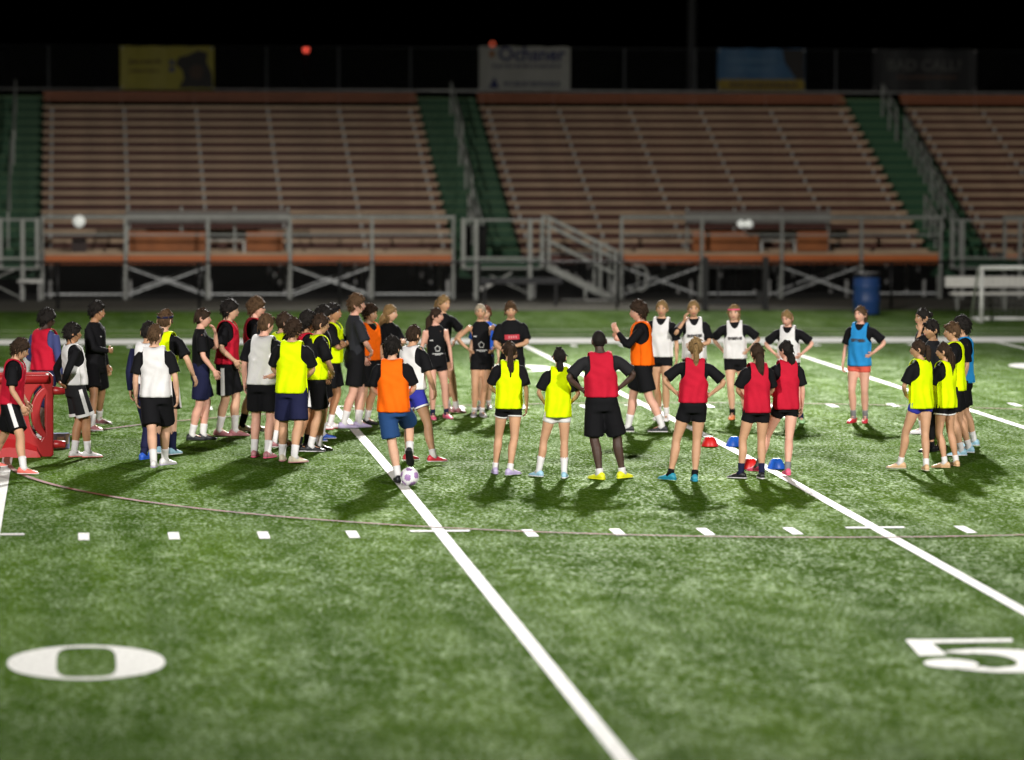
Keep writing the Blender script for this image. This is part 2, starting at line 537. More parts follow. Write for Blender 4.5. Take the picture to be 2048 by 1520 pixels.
# lamps on the guard rail
M_LENS = mat('lamp_lens', (0.9, 0.92, 0.86), 0.3, var=0.05, emit=0.35)
def rail_lamp(x, y, z, lens, r, label, box=False):
    t = thing('rail_lamp', label, 'lamp', (x, y, z), 0, 'white lamps on the guard rail')
    MB().box(-0.03, 0.03, -0.02, 0.03, -0.16, -0.02).build('bracket', M_ALUD, t)
    for dx in lens:
        b = MB(); b.lathe([(0.0, -r), (r * 0.6, -r * 0.8), (r, -0.02), (r, 0.02), (r * 0.6, r * 0.8), (0.0, r)], 20, (dx, -0.05, 0.0))
        b.build('lens', M_LENS, t, True)
rail_lamp(0.084, 91.30, 1.665, (0,), 0.145, 'round white lamp on the guard rail at the left')
rail_lamp(15.42, 91.30, 1.615, (-0.085, 0.10), 0.095, 'twin white lamps on the guard rail at the right')
bx = thing('equipment_case', 'small dark case on the walkway below the round white lamp', 'case', (0.085, 92.05, 0.93))
MB().box(-0.17, 0.17, -0.1, 0.1, 0.0, 0.30).build('body', mat('dark_brown_case', (0.035, 0.02, 0.018), 0.6), bx)
MB().bar((-0.08, 0, 0.33), (0.08, 0, 0.33), 0.02).bar((-0.08, 0, 0.30), (-0.08, 0, 0.33), 0.02).bar((0.08, 0, 0.30), (0.08, 0, 0.33), 0.02).build('handle', M_BLACK, bx)

# landings at the foot of the aisles
def landing(x0, x1, label, posts, y=91.0):
    t = thing('stand_landing', label, 'landing', ((x0 + x1) / 2, y, GZ), 0, 'green landings at the foot of the aisles')
    ox = t.location.x; oz = GZ
    MB().box(x0 - ox, x1 - ox, 0.04, 1.35, 0.60 - oz, 0.66 - oz).build('deck', M_GREEN, t)
    MB().box(x0 - ox, x1 - ox, 0.0, 0.035, 0.625 - oz, 0.80 - oz).build('fascia', M_GREEN, t)
    MB().box(x0 - ox, x1 - ox, -0.01, 0.035, 0.58 - oz, 0.622 - oz).build('deck_edge', M_ALU, t)
    for z in (1.71, 0.835):
        MB().box(x0 - ox, x1 - ox, -0.02, 0.02, z - 0.022 - oz, z + 0.022 - oz).build('rail', M_ALU, t)
    for x, grd in posts:
        MB().box(x - ox - 0.045, x - ox + 0.045, -0.07, -0.022, 0 if grd else 0.6 - oz, (1.75 if not grd else 1.74) - oz).build('post', M_ALU, t)
    return t
landing(8.84, 10.66, 'green landing with railing at the foot of the middle aisle', [(8.84, False), (9.137, True), (10.383, True), (10.66, False)])
landing(-2.5, -0.82, 'green landing with railing at the left edge of the picture', [(-1.69, False), (-1.19, True), (-0.86, False)])
landing(20.22, 22.2, 'green landing with railing at the foot of the right aisle', [(20.26, False), (20.50, True), (21.87, True)])
for x in (8.98, 9.335):
    t = thing('black_bin', 'tall black bin on the middle landing, ' + ('left' if x < 9.1 else 'right') + ' of the pair', 'bin', (x, 91.55, 0.66), 0, 'pair of black bins')
    MB().lathe([(0.09, 0), (0.11, 0.08), (0.115, 0.8), (0.112, 0.84)], 16).build('body', M_BLACK, t, True)
    MB().lathe([(0.122, 0.845), (0.122, 0.87), (0.09, 0.915), (0.02, 0.925)], 16).build('lid', M_BLACK, t, True)
t = thing('diagonal_brace', 'crossed braces and white pipe under the middle landing', 'brace', (9.75, 91.3, GZ))
MB().bar((-0.65, 0, 0.12), (0.25, 0, 0.62), 0.06, 0.04).bar((-0.25, 0.08, 0.55), (0.75, 0.08, 0.08), 0.04, 0.03).build('steel_brace', M_ALU, t)
MB().tube([(-0.62, -0.10, 0.16), (-0.2, -0.10, 0.38)], 0.05, 10).build('pipe', mat('white_pipe', (0.7, 0.7, 0.66), 0.5), t, True)
t = thing('black_padded_bar', 'long dark padded bar on legs in front of the middle landing', 'bar', (9.85, 88.2, gz(88)))
MB().box(-0.94, 0.94, -0.06, 0.06, 0.50, 0.63).build('bar', mat('charcoal_pad', (0.045, 0.045, 0.05), 0.7), t)
for x in (-0.8, 0.8):
    MB().box(x - 0.03, x + 0.03, -0.03, 0.03, 0, 0.497).build('leg', M_BLACK, t)
t = thing('pipe_rail', 'low pipe frame on its end at the left landing', 'frame', (-1.02, 90.6, GZ))
MB().tube([(-0.28, 0, 0.46), (0.28, 0, 0.46)], 0.045, 10).build('pipe', mat('white_pipe', (0.7, 0.7, 0.66), 0.5), t, True)
for x in (-0.2, 0.2):
    MB().box(x - 0.02, x + 0.02, -0.02, 0.02, 0, 0.43).build('leg', M_ALUD, t)
MB().bar((-0.9, 0.1, 0.42), (-0.25, 0.1, 0.10), 0.05, 0.03).bar((-0.9, 0.1, 0.47), (-0.35, 0.1, 0.72), 0.05, 0.03).build('cross_brace', M_ALU, t)

# side stair down from the landing
t = thing('side_stair', 'aluminium stair with handrails going down to the right from the middle landing', 'stairs', (10.7, 90.35, GZ))
A, B = Vector((0.0, 0, 0.86)), Vector((1.62, 0, 0.06))
for y in (0.0, 0.95):
    MB().bar(A + Vector((0, y, -0.06)), B + Vector((0, y, -0.06)), 0.04, 0.15).build('stringer', M_ALU, t)
nst = 6
for i in range(nst):
    p = A.lerp(B, (i + 0.5) / nst)
    MB().box(p.x - 0.15, p.x + 0.13, 0.03, 0.92, p.z - 0.02, p.z + 0.02).build('tread', M_PANEL, t)
for y in (-0.05, 1.0):
    for dz, nm in ((1.08, 'handrail'), (0.90, 'handrail'), (0.55, 'mid_rail')):
        MB().bar(A + Vector((0, y, dz)), B + Vector((0, y, dz)), 0.05).build(nm, M_ALU, t)
    for f_ in (0.02, 0.75, 0.97):
        p = A.lerp(B, f_)
        MB().box(p.x - 0.03, p.x + 0.03, y - 0.076, y - 0.027, max(0.0, p.z - 0.15), p.z + 1.06).build('rail_post', M_ALU, t)
MB().tube([(1.95, 0, 0.82), (2.22, 0, 0.80), (2.30, 0, 0.70), (2.29, 0, 0.30), (2.2, 0, 0.24), (1.9, 0, 0.27), (1.85, 0, 0.33)], 0.028, 8).tube([(2.1, 0, 0.80), (2.1, 0, 0.27)], 0.022, 8).build('rail_loop', M_ALU, t, True)
MB().box(0.35, 1.4, 0.0, 0.05, 0.0, 0.05).build('base_bar', mat('pale_aluminium', (0.6, 0.6, 0.57), 0.45, 0.2), t)
MB().box(0.86, 0.92, 0.0, 0.05, 0.05, 0.40).build('support_leg', M_ALU, t)

# black vinyl fence in front of the walkway
t = thing('black_fence', 'low black chain link fence along the turf in front of the stand', 'fence', (9.0, 87.0, gz(87)))
ox = 9.0
xs = [2.679 + 3.066 * i for i in range(-5, 10)]
for x in xs:
    if 13.2 < x < 15.5: continue
    MB().tube([(x - ox, 0, 0), (x - ox, 0, 1.04)], 0.032, 8).build('fence_post', M_BLACK, t, True)
MB().tube([(xs[0] - ox, 0, 1.03), (xs[-1] - ox, 0, 1.03)], 0.026, 8).build('top_rail', M_BLACK, t, True)
b = MB()
for i in range(int((xs[-1] - xs[0]) / 0.14)):
    x = xs[0] - ox + 0.14 * i
    b.bar((x, 0.035, 0.03), (x + 1.0, 0.035, 1.02), 0.006)
    b.bar((x, 0.045, 1.02), (x + 1.0, 0.045, 0.03), 0.006)
tag(b.build('wire_mesh', M_BLACK, t), kind='stuff')
t = thing('fence_gate', 'black gate with thick posts in the low fence below the right section', 'gate', (14.42, 86.5, gz(86.5)))
for x in (-0.67, 0.67):
    MB().box(x - 0.06, x + 0.06, -0.06, 0.06, 0, 1.16).build('gate_post', M_BLACK, t)
MB().box(-0.6, 0.6, -0.03, 0.03, 0.12, 0.20).box(-0.6, 0.6, -0.03, 0.03, 0.92, 0.97).box(-0.4, -0.36, -0.03, 0.03, 0.201, 0.919).build('gate_leaf', M_BLACK, t)
MB().box(0.45, 0.59, -0.09, -0.04, 0.24, 0.40).build('latch', M_BLACK, t)

# rear fence with banners
t = thing('rear_fence', 'tall dark chain link fence along the top of the stand', 'fence', (10.0, 104.0, 4.5))
for i in range(-7, 18):
    x = 4.956 + 1.878 * i - 10.0
    MB().tube([(x, 0, -4.7), (x, 0, 1.33)], 0.026, 8).build('fence_post', M_FPOST, t, True)
MB().tube([(-18, 0, 1.32), (28, 0, 1.32)], 0.018, 8).build('top_rail', M_FENCE, t, True)
MB().tube([(-18, 0, 0.20), (28, 0, 0.20)], 0.035, 8).build('bottom_rail', M_ALUD, t, True)
b = MB()
for i in range(330):
    x = -18 + 0.14 * i
    b.bar((x, 0.045, 0.21), (x + 1.08, 0.045, 1.30), 0.005)
    b.bar((x, 0.055, 1.30), (x + 1.08, 0.055, 0.21), 0.005)
tag(b.build('wire_mesh', M_FENCE, t), kind='stuff')

def text_mesh(name, s, size, m, parent, loc, sx=1.0, bold=0.0):
    c = bpy.data.curves.new(name, 'FONT'); c.body = s; c.size = size
    c.align_x = 'CENTER'; c.align_y = 'CENTER'; c.offset = bold; c.resolution_u = 3
    o = bpy.data.objects.new(name, c); COL.objects.link(o)
    me = bpy.data.meshes.new_from_object(o)
    bpy.data.objects.remove(o)
    me.materials.clear(); me.materials.append(m)
    o = link(name, me, parent, loc); o.rotation_euler = (R(90), 0, 0); o.scale = (sx, 1, 1)
    return o
def banner(x0, x1, z0, z1, label, m):
    t = thing('banner', label, 'banner', ((x0 + x1) / 2, 103.9, z0), 0, 'banners on the rear fence')
    n = 12; w = x1 - x0; h = z1 - z0
    v = []; f = []
    for i in range(n + 1):
        xx = -w / 2 + w * i / n
        for z in (0, h):
            dz = 0.012 * math.sin(i * 1.9) if z else 0
            v.append((xx, 0.010 * math.sin(i * 1.3), z + dz)); v.append((xx, 0.010 * math.sin(i * 1.3) + 0.006, z + dz))
    for i in range(n):
        a = 4 * i
        f += [(a, a + 4, a + 6, a + 2), (a + 1, a + 3, a + 7, a + 5), (a + 2, a + 6, a + 7, a + 3), (a, a + 1, a + 5, a + 4)]
    f += [(0, 2, 3, 1), (4 * n, 4 * n + 1, 4 * n + 3, 4 * n + 2)]
    MB().add(v, f).build('vinyl_sheet', m, t)
    e = MB()
    for xx in (-w / 2 + 0.05, w / 2 - 0.05):
        for z in (0.05, h - 0.05):
            e.box(xx - 0.02, xx + 0.02, -0.028, -0.013, z - 0.02, z + 0.02)
    e.build('eyelet', M_ALUD, t)
    return t
def flat(name, pts, m, parent, y=-0.022):
    n = len(pts)
    v = [(x, y, z) for x, z in pts] + [(x, y + 0.004, z) for x, z in pts]
    f = [tuple(range(n)), tuple(range(2 * n - 1, n - 1, -1))] + [(i, i + n, (i + 1) % n + n, (i + 1) % n) for i in range(n)]
    return MB().add(v, f).build(name, m, parent)
def rough_line(parent, x0, x1, z, h, m, y=-0.022):
    """a line of print too small to read: a row of uneven word blocks"""
    b = MB(); x = x0
    rnd = random.Random(int(x0 * 100 + z * 1000))
    while x < x1:
        w = min(rnd.uniform(0.05, 0.16), x1 - x)
        b.box(x, x + w, y, y + 0.004, z - h / 2 * rnd.uniform(0.7, 1), z + h / 2 * rnd.uniform(0.7, 1)); x += w + 0.035
    return b.build('print_line', m, parent)
P_BLUE = mat('dark_blue_print', (0.010, 0.014, 0.075), 0.7)
P_DARK = mat('dark_print', (0.008, 0.006, 0.006), 0.6)
P_GREY = mat('grey_print', (0.07, 0.07, 0.10), 0.6)
bn = banner(1.166, 3.59, 4.70, 5.82, 'yellow banner with a dark figure at its right end', mat('yellow_vinyl', (0.24, 0.21, 0.008), 0.5, var=0.08))
flat('dark_figure', [(0.30, 0.05), (0.44, 0.30), (0.38, 0.52), (0.22, 0.66), (0.30, 0.84), (0.55, 0.90), (0.80, 1.02), (1.05, 0.96), (1.02, 0.72), (1.15, 0.45), (1.19, 0.05)], P_DARK, bn)
flat('figure_face', [(0.62, 0.30), (0.58, 0.52), (0.70, 0.64), (0.88, 0.62), (0.94, 0.45), (0.86, 0.26)], mat('brown_print', (0.04, 0.018, 0.010), 0.6), bn, -0.027)
rough_line(bn, -0.98, -0.15, 0.72, 0.13, mat('olive_print', (0.12, 0.085, 0.006), 0.6)); rough_line(bn, -0.98, -0.2, 0.48, 0.10, mat('olive_print', (0.12, 0.085, 0.006), 0.6))
for z in (0.52, 0.70): flat('letter_mark', [(0.05, z - 0.07), (0.20, z - 0.07), (0.20, z + 0.07), (0.05, z + 0.07)], P_GREY, bn)
bn = banner(10.496, 12.90, 4.72, 5.86, 'white banner with dark blue lettering', mat('white_vinyl', (0.24, 0.24, 0.225), 0.6, var=0.06))
text_mesh('lettering', 'Ochsner', 0.50, P_BLUE, bn, (0.18, -0.022, 0.93), 1.0, 0.012)
rough_line(bn, -0.85, 0.95, 0.63, 0.10, P_GREY)
flat('triangle_mark', [(-0.95, 0.06), (-0.66, 0.06), (-0.80, 0.34)], P_BLUE, bn)
flat('star_mark', [(-0.93, 0.86), (-0.80, 0.86), (-0.80, 1.02), (-0.93, 1.02)], mat('orange_print', (0.22, 0.08, 0.02), 0.6), bn)
rough_line(bn, -0.55, 0.95, 0.17, 0.12, P_GREY)
bn = banner(16.80, 19.14, 4.73, 5.84, 'light blue banner with a yellow band along its foot', mat('sky_blue_vinyl', (0.025, 0.075, 0.15), 0.5, var=0.12, scale=2))
flat('yellow_band', [(-1.16, 0.01), (1.16, 0.01), (1.14, 0.30), (-1.16, 0.30)], mat('amber_print', (0.16, 0.11, 0.004), 0.5), bn)
flat('dark_corner', [(1.15, 0.31), (0.92, 0.31), (0.62, 0.75), (0.55, 1.09), (1.15, 1.09)], P_DARK, bn)
rough_line(bn, -0.85, 0.95, 0.15, 0.12, mat('brown_print', (0.04, 0.018, 0.010), 0.6), -0.030)
rough_line(bn, -0.9, 0.4, 0.80, 0.13, mat('pale_blue_print', (0.05, 0.11, 0.18), 0.5)); rough_line(bn, -0.9, 0.3, 0.56, 0.10, mat('pale_blue_print', (0.05, 0.11, 0.18), 0.5))
bn = banner(20.95, 23.75, 4.75, 5.85, 'black banner with dim white capital letters', mat('black_vinyl_sheet', (0.004, 0.004, 0.005), 0.5))
text_mesh('lettering', 'BAD CALL?', 0.40, mat('white_print', (0.055, 0.055, 0.05), 0.6), bn, (-0.02, -0.022, 0.66), 1.02, 0.004)
rough_line(bn, -0.75, 0.85, 0.36, 0.10, mat('brown_print', (0.04, 0.018, 0.010), 0.6))

# red beacons far behind the stand
M_BEACON = mat('red_beacon_lens', (1.0, 0.10, 0.06), 0.3, var=0.02, emit=1.8)
for x, y, z, r_, lab in ((9.78, 170.0, 6.62, 0.105, 'brighter red beacon lamp on a mast seen above the left bleachers'),
                         (17.75, 170.0, 6.90, 0.08, 'dim red beacon lamp on a mast just above the white banner')):
    t = thing('beacon_mast', lab, 'beacon', (x, y, GZ), 0, 'red beacons behind the stand')
    MB().tube([(0, 0, 0), (0, 0, z - GZ - r_)], [0.09, 0.05], 8).build('mast', M_FENCE, t, True)
    b = MB().lathe([(0.02, -r_), (r_ * 0.8, -r_ * 0.6), (r_, 0), (r_ * 0.7, r_ * 0.7), (0.02, r_)], 16, (0, 0, z - GZ))
    b.build('lamp', M_BEACON if r_ > 0.1 else mat('dim_red_beacon_lens', (1.0, 0.16, 0.08), 0.3, var=0.02, emit=0.7), t, True)

# the four floodlight masts
M_MAST = mat('galvanised_mast', (0.03, 0.031, 0.033), 0.7, 0.1, var=0.15, scale=1)
M_FLOOD = mat('floodlight_glass', (1.0, 0.98, 0.93), 0.3, var=0.02, emit=40)
for i, (foot, hz, aim, watts, rad, cone, blend, colr) in enumerate(MASTS):
    lab = ('floodlight mast rising behind the banners right of the picture centre', 'floodlight mast behind the stand far to the left',
           'floodlight mast behind the camera to the left', 'floodlight mast behind the camera to the right')[i]
    t = thing('floodlight_mast', lab, 'floodlight', foot, 0, 'floodlight masts round the field')
    MB().tube([(0, 0, 0), (0, 0, 10), (0, 0, hz - foot[2] + 1.5)], [0.15, 0.12, 0.08], 12).build('mast', M_MAST, t, True)
    d = (Vector(aim) - Vector((foot[0], foot[1], hz)))
    a = math.atan2(-d.x, d.y)
    for j, z in enumerate((-0.9, 0.0, 0.9)):
        c, s = math.cos(a), math.sin(a)
        zz = hz - foot[2] + z
        MB().bar((-1.6 * c, -1.6 * s, zz), (1.6 * c, 1.6 * s, zz), 0.10).build('crossarm', M_MAST, t)
        for q in (-1.3, -0.45, 0.45, 1.3):
            fx, fy = d.xy.normalized()
            p = Vector((q * c + fx * 0.25, q * s + fy * 0.25, zz))
            dirn = Vector((fx, fy, -0.4)).normalized()
            v, f = tube([p - dirn * 0.22, p, p + dirn * 0.12], [0.10, 0.26, 0.30], 14)
            h = MB().add(v, f).build('lamp_head', M_MAST, t, True)
            v, f = tube([p + dirn * 0.123, p + dirn * 0.135], [0.27, 0.27], 14)
            MB().add(v, f).build('lamp_glass', M_FLOOD, h)

# ------------------------------------------------------------------ things along the far touchline
t = thing('barrel', 'blue plastic barrel with a black lid beside the fence', 'barrel', (16.99, 84.68, gz(84.68)))
MB().lathe([(0.27, 0), (0.285, 0.02), (0.29, 0.25), (0.30, 0.27), (0.30, 0.31), (0.29, 0.33), (0.29, 0.56), (0.30, 0.58), (0.30, 0.62), (0.285, 0.64), (0.28, 0.84), (0.26, 0.86)], 32).build('drum', mat('blue_plastic', (0.022, 0.065, 0.21), 0.45, var=0.12, scale=3), t, True)
MB().lathe([(0.295, 0.80), (0.30, 0.83), (0.30, 0.885), (0.26, 0.90), (0.05, 0.905)], 32).build('lid', M_BLACK, t, True)

t = thing('team_bench', 'long white bench with backrest by the goal', 'bench', (20.4, 86.2, gz(86.2)))
M_BW = mat('white_bench_plank', (0.82, 0.81, 0.76), 0.5, var=0.08)
MB().box(-1.28, 1.28, 0.30, 0.34, 0.49, 0.725).build('backrest', M_BW, t)
MB().box(-1.22, 1.28, -0.10, 0.18, 0.335, 0.39).build('seat', M_BW, t)
for x in (-1.07, 0.0, 1.07):
    b = MB(); b.box(x - 0.025, x + 0.025, 0.0, 0.05, 0, 0.33); b.bar((x, 0.19, 0.30), (x, 0.32, 0.487), 0.05); b.bar((x, 0.05, 0.05), (x, 0.30, 0.3), 0.04)
    b.build('leg', M_ALU, t)

t = thing('small_goal', 'small white goal with net at the right edge', 'goal', (18.71, 81.15, gz(81.15)))
M_GOAL = mat('white_goal_tube', (0.74, 0.75, 0.72), 0.4)
GW, GH, GD = 2.6, 1.14, 0.95
for x in (0, GW):
    MB().tube([(x, 0, 0), (x, 0, GH)], 0.045, 12).build('goal_post', M_GOAL, t, True)
    MB().tube([(x, 0, 0.03), (x, GD, 0.03)], 0.03, 8).build('ground_bar', M_GOAL, t, True)
    MB().tube([(x, 0, GH - 0.03), (x, 0.35, GH - 0.05), (x, GD, 0.05)], 0.025, 8).build('net_stay', M_GOAL, t, True)
MB().tube([(-0.045, 0, GH), (GW + 0.045, 0, GH)], 0.045, 12).build('crossbar', M_GOAL, t, True)
MB().tube([(0, GD, 0.03), (GW, GD, 0.03)], 0.035, 8).build('back_bar', M_GOAL, t, True)
b = MB()
nx, nz_ = 22, 10
for i in range(nx + 1):
    x = GW * i / nx
    b.tube([(x, 0.02, GH - 0.03), (x, 0.36, GH - 0.07), (x, GD - 0.02, 0.07)], 0.0035, 3)
for j in range(nz_ + 1):
    q = j / nz_
    y = 0.36 + (GD - 0.38) * q; z = GH - 0.07 - (GH - 0.14) * q
    b.tube([(0.02, y, z), (GW - 0.02, y, z)], 0.0035, 3)
tag(b.build('net', mat('grey_net', (0.35, 0.35, 0.33), 0.7), t), kind='stuff')

# ------------------------------------------------------------------ training gear on the pitch
def cone(x, y, m, label):
    t = thing('marker_cone', label, 'marker cone', (x, y, gz(y)), 0, 'dome marker cones on the white yard line')
    MB().lathe([(0.105, 0.0), (0.107, 0.012), (0.103, 0.03), (0.088, 0.07), (0.066, 0.105), (0.042, 0.125), (0.030, 0.128), (0.022, 0.118)], 28).build('dome', m, t, True)
    MB().lathe([(0.112, 0.002), (0.116, 0.008), (0.112, 0.014), (0.10, 0.014)], 28).build('brim', m, t, True)
M_CR = mat('red_cone_plastic', (0.52, 0.012, 0.012), 0.4, var=0.05); M_CB = mat('blue_cone_plastic', (0.015, 0.12, 0.62), 0.4, var=0.05)
cone(8.089, 50.43, M_CR, 'red marker cone on the turf between the players, farther of the two red ones')
cone(8.405, 50.41, M_CB, 'blue marker cone on the turf between the players, farther of the two blue ones')
cone(8.087, 47.30, M_CR, 'red marker cone behind the legs of the red bib pair, nearer red one')
cone(8.40, 47.28, M_CB, 'blue marker cone behind the legs of the red bib pair, nearer blue one')

t = thing('soccer_ball', 'white and purple soccer ball on the yard line under a raised foot', 'ball', (3.81, 45.50, gz(45.5)))
bm = bmesh.new(); bmesh.ops.create_icosphere(bm, subdivisions=4, radius=0.108)
ic = bmesh.new(); bmesh.ops.create_icosphere(ic, subdivisions=1, radius=1); dirs = [v.co.normalized() for v in ic.verts]; ic.free()
rot = Matrix.Rotation(0.6, 3, 'X') @ Matrix.Rotation(0.4, 3, 'Y')
for fc in bm.faces:
    n_ = (rot @ fc.calc_center_median()).normalized()
    ds = sorted((n_.dot(d) for d in dirs), reverse=True)
    fc.material_index = 1 if ds[0] > 0.93 else 0
    fc.smooth = True
for v_ in bm.verts:
    n_ = (rot @ v_.co).normalized()
    ds = sorted((n_.dot(d) for d in dirs), reverse=True)
    g = abs(ds[0] - 0.93)
    if g < 0.012: v_.co *= 0.985
me = bpy.data.meshes.new('ball_skin'); bm.to_mesh(me); bm.free()
me.materials.append(mat('ball_white', (0.74, 0.73, 0.76), 0.35, var=0.04)); me.materials.append(mat('ball_purple', (0.30, 0.17, 0.38), 0.4, var=0.25))
link('ball_skin', me, t, (0, 0, 0.108))

# red plastic barrier at the left: a moulded panel with openings, link pegs on its right end
t = thing('plastic_barrier', 'red moulded plastic barrier with oval openings at the left edge', 'barrier', (-0.95, 49.52, gz(49.5)), R(4))
M_RED = mat('red_barrier_plastic', (0.33, 0.014, 0.016), 0.38, var=0.10, scale=3, spec=0.5)
def ring_curve(outer, holes, ext, bev):
    c = bpy.data.curves.new('panel', 'CURVE'); c.dimensions = '2D'; c.fill_mode = 'BOTH'
    c.extrude = ext; c.bevel_depth = bev; c.bevel_resolution = 2
    for pts in [outer] + holes:
        s = c.splines.new('POLY'); s.points.add(len(pts) - 1); s.use_cyclic_u = True
        for p, q in zip(s.points, pts): p.co = (q[0], q[1], 0, 1)
    o = bpy.data.objects.new('panel', c); COL.objects.link(o)
    me = bpy.data.meshes.new_from_object(o); bpy.data.objects.remove(o)
    return me
def arc(cx_, cy_, rx, ry, a0, a1, n=14):
    return [(cx_ + rx * math.cos(R(a0 + (a1 - a0) * i / n)), cy_ + ry * math.sin(R(a0 + (a1 - a0) * i / n))) for i in range(n + 1)]
def oval(cx_, cy_, rx, ry): return arc(cx_, cy_, rx, ry, 0, 345, 23)
L_ = 0.65
def halves(sx):
    outline = [(0.0, 0.0)]
    return outline
outer = [(-0.62, 0.02), (-0.6, 0.0), (L_ - 0.03, 0.0), (L_, 0.03), (L_, 0.99), (L_ - 0.04, 1.025), (-0.60, 1.025), (-0.65, 0.99), (-0.65, 0.05)]
# D shaped opening: crescent + inner lens, divided by a curved band
crescent = arc(0.60, 0.545, 0.255, 0.385, 108, 252, 16) + [(0.545, 0.215)] + arc(0.66, 0.545, 0.25, 0.33, 246, 114, 14)
lens = [(0.585, 0.235)] + [(0.585, 0.80)] + arc(0.66, 0.53, 0.175, 0.29, 118, 240, 12)
slot = arc(0.205, 0.79, 0.032, 0.035, 0, 180, 8) + arc(0.215, 0.38, 0.028, 0.035, 180, 360, 8)
mirror = lambda pts: [(-x, y) for x, y in reversed(pts)]
me = ring_curve(outer, [crescent, lens, slot, mirror(crescent), mirror(lens), mirror(slot)], 0.045, 0.02)
me.materials.clear(); me.materials.append(M_RED)
pn = link('moulded_panel', me, t); pn.rotation_euler = (R(90), 0, 0)
for p in me.polygons: p.use_smooth = False
b = MB(); b.add(*tube([(-0.62, -0.075, 0.965), (0.61, -0.075, 0.965)], 0.055, 12)); b.build('top_rim', M_RED, t, True)
sk = MB()
prof = [(-0.63, 0.20), (-0.2, 0.16), (0.12, 0.23), (0.30, 0.20), (0.46, 0.13), (0.50, 0.0)]
v = []; f = []
for x, z in prof: v += [(x, -0.19, 0.0), (x, -0.17, max(0.01, z * 0.55)), (x, -0.06, max(0.012, z))]
for i in range(len(prof) - 1):
    a = 3 * i; f += [(a, a + 3, a + 4, a + 1), (a + 1, a + 4, a + 5, a + 2)]
sk.add(v, f).build('base_skirt', M_RED, t)
for z in (0.815, 0.15):
    MB().tube([(L_ - 0.02, 0, z), (L_ + 0.16, 0, z - 0.01), (L_ + 0.17, 0, z - 0.01)], [0.055, 0.045, 0.035], 12).build('link_peg', M_RED, t, True)
MB().tube([(0.595, -0.07, 0.99), (0.595, -0.07, 1.035)], 0.02, 8).build('rivet', mat('bright_rivet', (0.75, 0.73, 0.70), 0.3, 0.3), t, True)

t = thing('water_pack', 'small blue and white wrapped carton beside the red barrier', 'carton', (-0.19, 50.72, gz(50.7)), R(8))
MB().box(-0.10, 0.10, -0.06, 0.06, 0, 0.19).build('carton', mat('blue_white_wrap', (0.30, 0.36, 0.66), 0.35, var=0.3, scale=9), t)
MB().box(-0.06, 0.03, -0.066, -0.061, 0.04, 0.15).build('white_label', mat('white_wrap', (0.75, 0.75, 0.78), 0.35), t)
MB().box(0.05, 0.09, -0.066, -0.061, 0.06, 0.18).build('white_strip', mat('white_wrap', (0.75, 0.75, 0.78), 0.35), t)

# ------------------------------------------------------------------ people
def nrm(v):
    v = np.asarray(v, float); return v / (np.linalg.norm(v) + 1e-9)
def sstep(a, b, x):
    t = np.clip((x - a) / (b - a), 0, 1); return t * t * (3 - 2 * t)
def interp(tab, z):
    zs = [r[0] for r in tab]
    return [float(np.interp(z, zs, [r[i] for r in tab])) for i in range(1, len(tab[0]))]

# torso tables: z, half width, half depth, y centre  (height 1.75)
BODY_T = [(0.80, .085, .080, -.005), (0.86, .150, .100, -.01), (0.93, .162, .112, -.012), (1.05, .140, .094, 0), (1.15, .146, .098, .003), (1.28, .168, .110, .004), (1.38, .172, .100, 0), (1.43, .140, .078, -.006), (1.47, .085, .062, -.01), (1.50, .058, .056, -.008)]
SHIRT_T = [(0.84, .176, .126, -.006), (0.93, .174, .124, -.006), (1.03, .164, .116, 0), (1.15, .164, .116, .003), (1.28, .178, .124, .004), (1.37, .184, .114, 0), (1.43, .160, .088, -.006), (1.465, .110, .072, -.01), (1.49, .072, .066, -.01)]
def torso_pt(tab, z, th, k=1.0, off=0.0, n=2.4):
    a, b, yc = interp(tab, z)
    a = a * k + off; b = b * (0.5 + 0.5 * k) + off
    s, c = math.sin(th), math.cos(th)
    return np.array([a * math.copysign(abs(s) ** (2 / n), s), yc + b * math.copysign(abs(c) ** (2 / n), c), z])
def torso_y(tab, z, x, k, off, n=2.4):
    a, b, yc = interp(tab, z); a = a * k + off; b = b * (0.5 + 0.5 * k) + off
    q = max(0.0, 1 - min(1.0, abs(x) / a) ** n)
    return yc, b * q ** (1 / n)

ARM = {  # wrist target, elbow pole, hand direction  (right side)
    'hang': ((.250, .05, .88), (.5, -1, 0), (-.05, .25, -1)),
    'relax': ((.225, .17, .93), (.7, -1, 0), (-.25, .5, -1)),
    'hips': ((.208, .03, 1.05), (1, -.30, .1), (-.40, .75, -.40)),
    'hipback': ((.185, -.10, 1.03), (1, -.6, 0), (-.7, -.35, -.45)),
    'behind': ((.08, -.19, 1.00), (1, -.5, -.1), (-.9, 0, -.4)),
    'front': ((.08, .20, 1.00), (1, -.3, -.2), (-.8, .15, -.5)),
    'pocket': ((.17, .15, .98), (.9, -.8, -.1), (-.5, .4, -.7)),
    'cross': ((-.06, .20, 1.20), (.8, .1, -.8), (-1, .05, .15)),
    'belly': ((.00, .21, 1.10), (.9, -.1, -.5), (-1, .1, .05)),
    'face': ((.06, .20, 1.42), (.6, .2, -1), (-.15, -.35, 1)),
    'ear': ((.15, .12, 1.46), (.7, .5, -.9), (-.25, -.1, 1)),
    'hold': ((.13, .24, 1.22), (.7, -.4, -.8), (-.25, .4, .9)),
    'point': ((.10, .30, 1.37), (.5, -.1, -1), (-.05, .55, .85)),
    'point2': ((.06, .28, 1.26), (.5, .1, -1), (-.2, .7, .7)),
    'swing': ((.36, .12, .97), (.6, -1, .2), (.25, .45, -.9)),
}
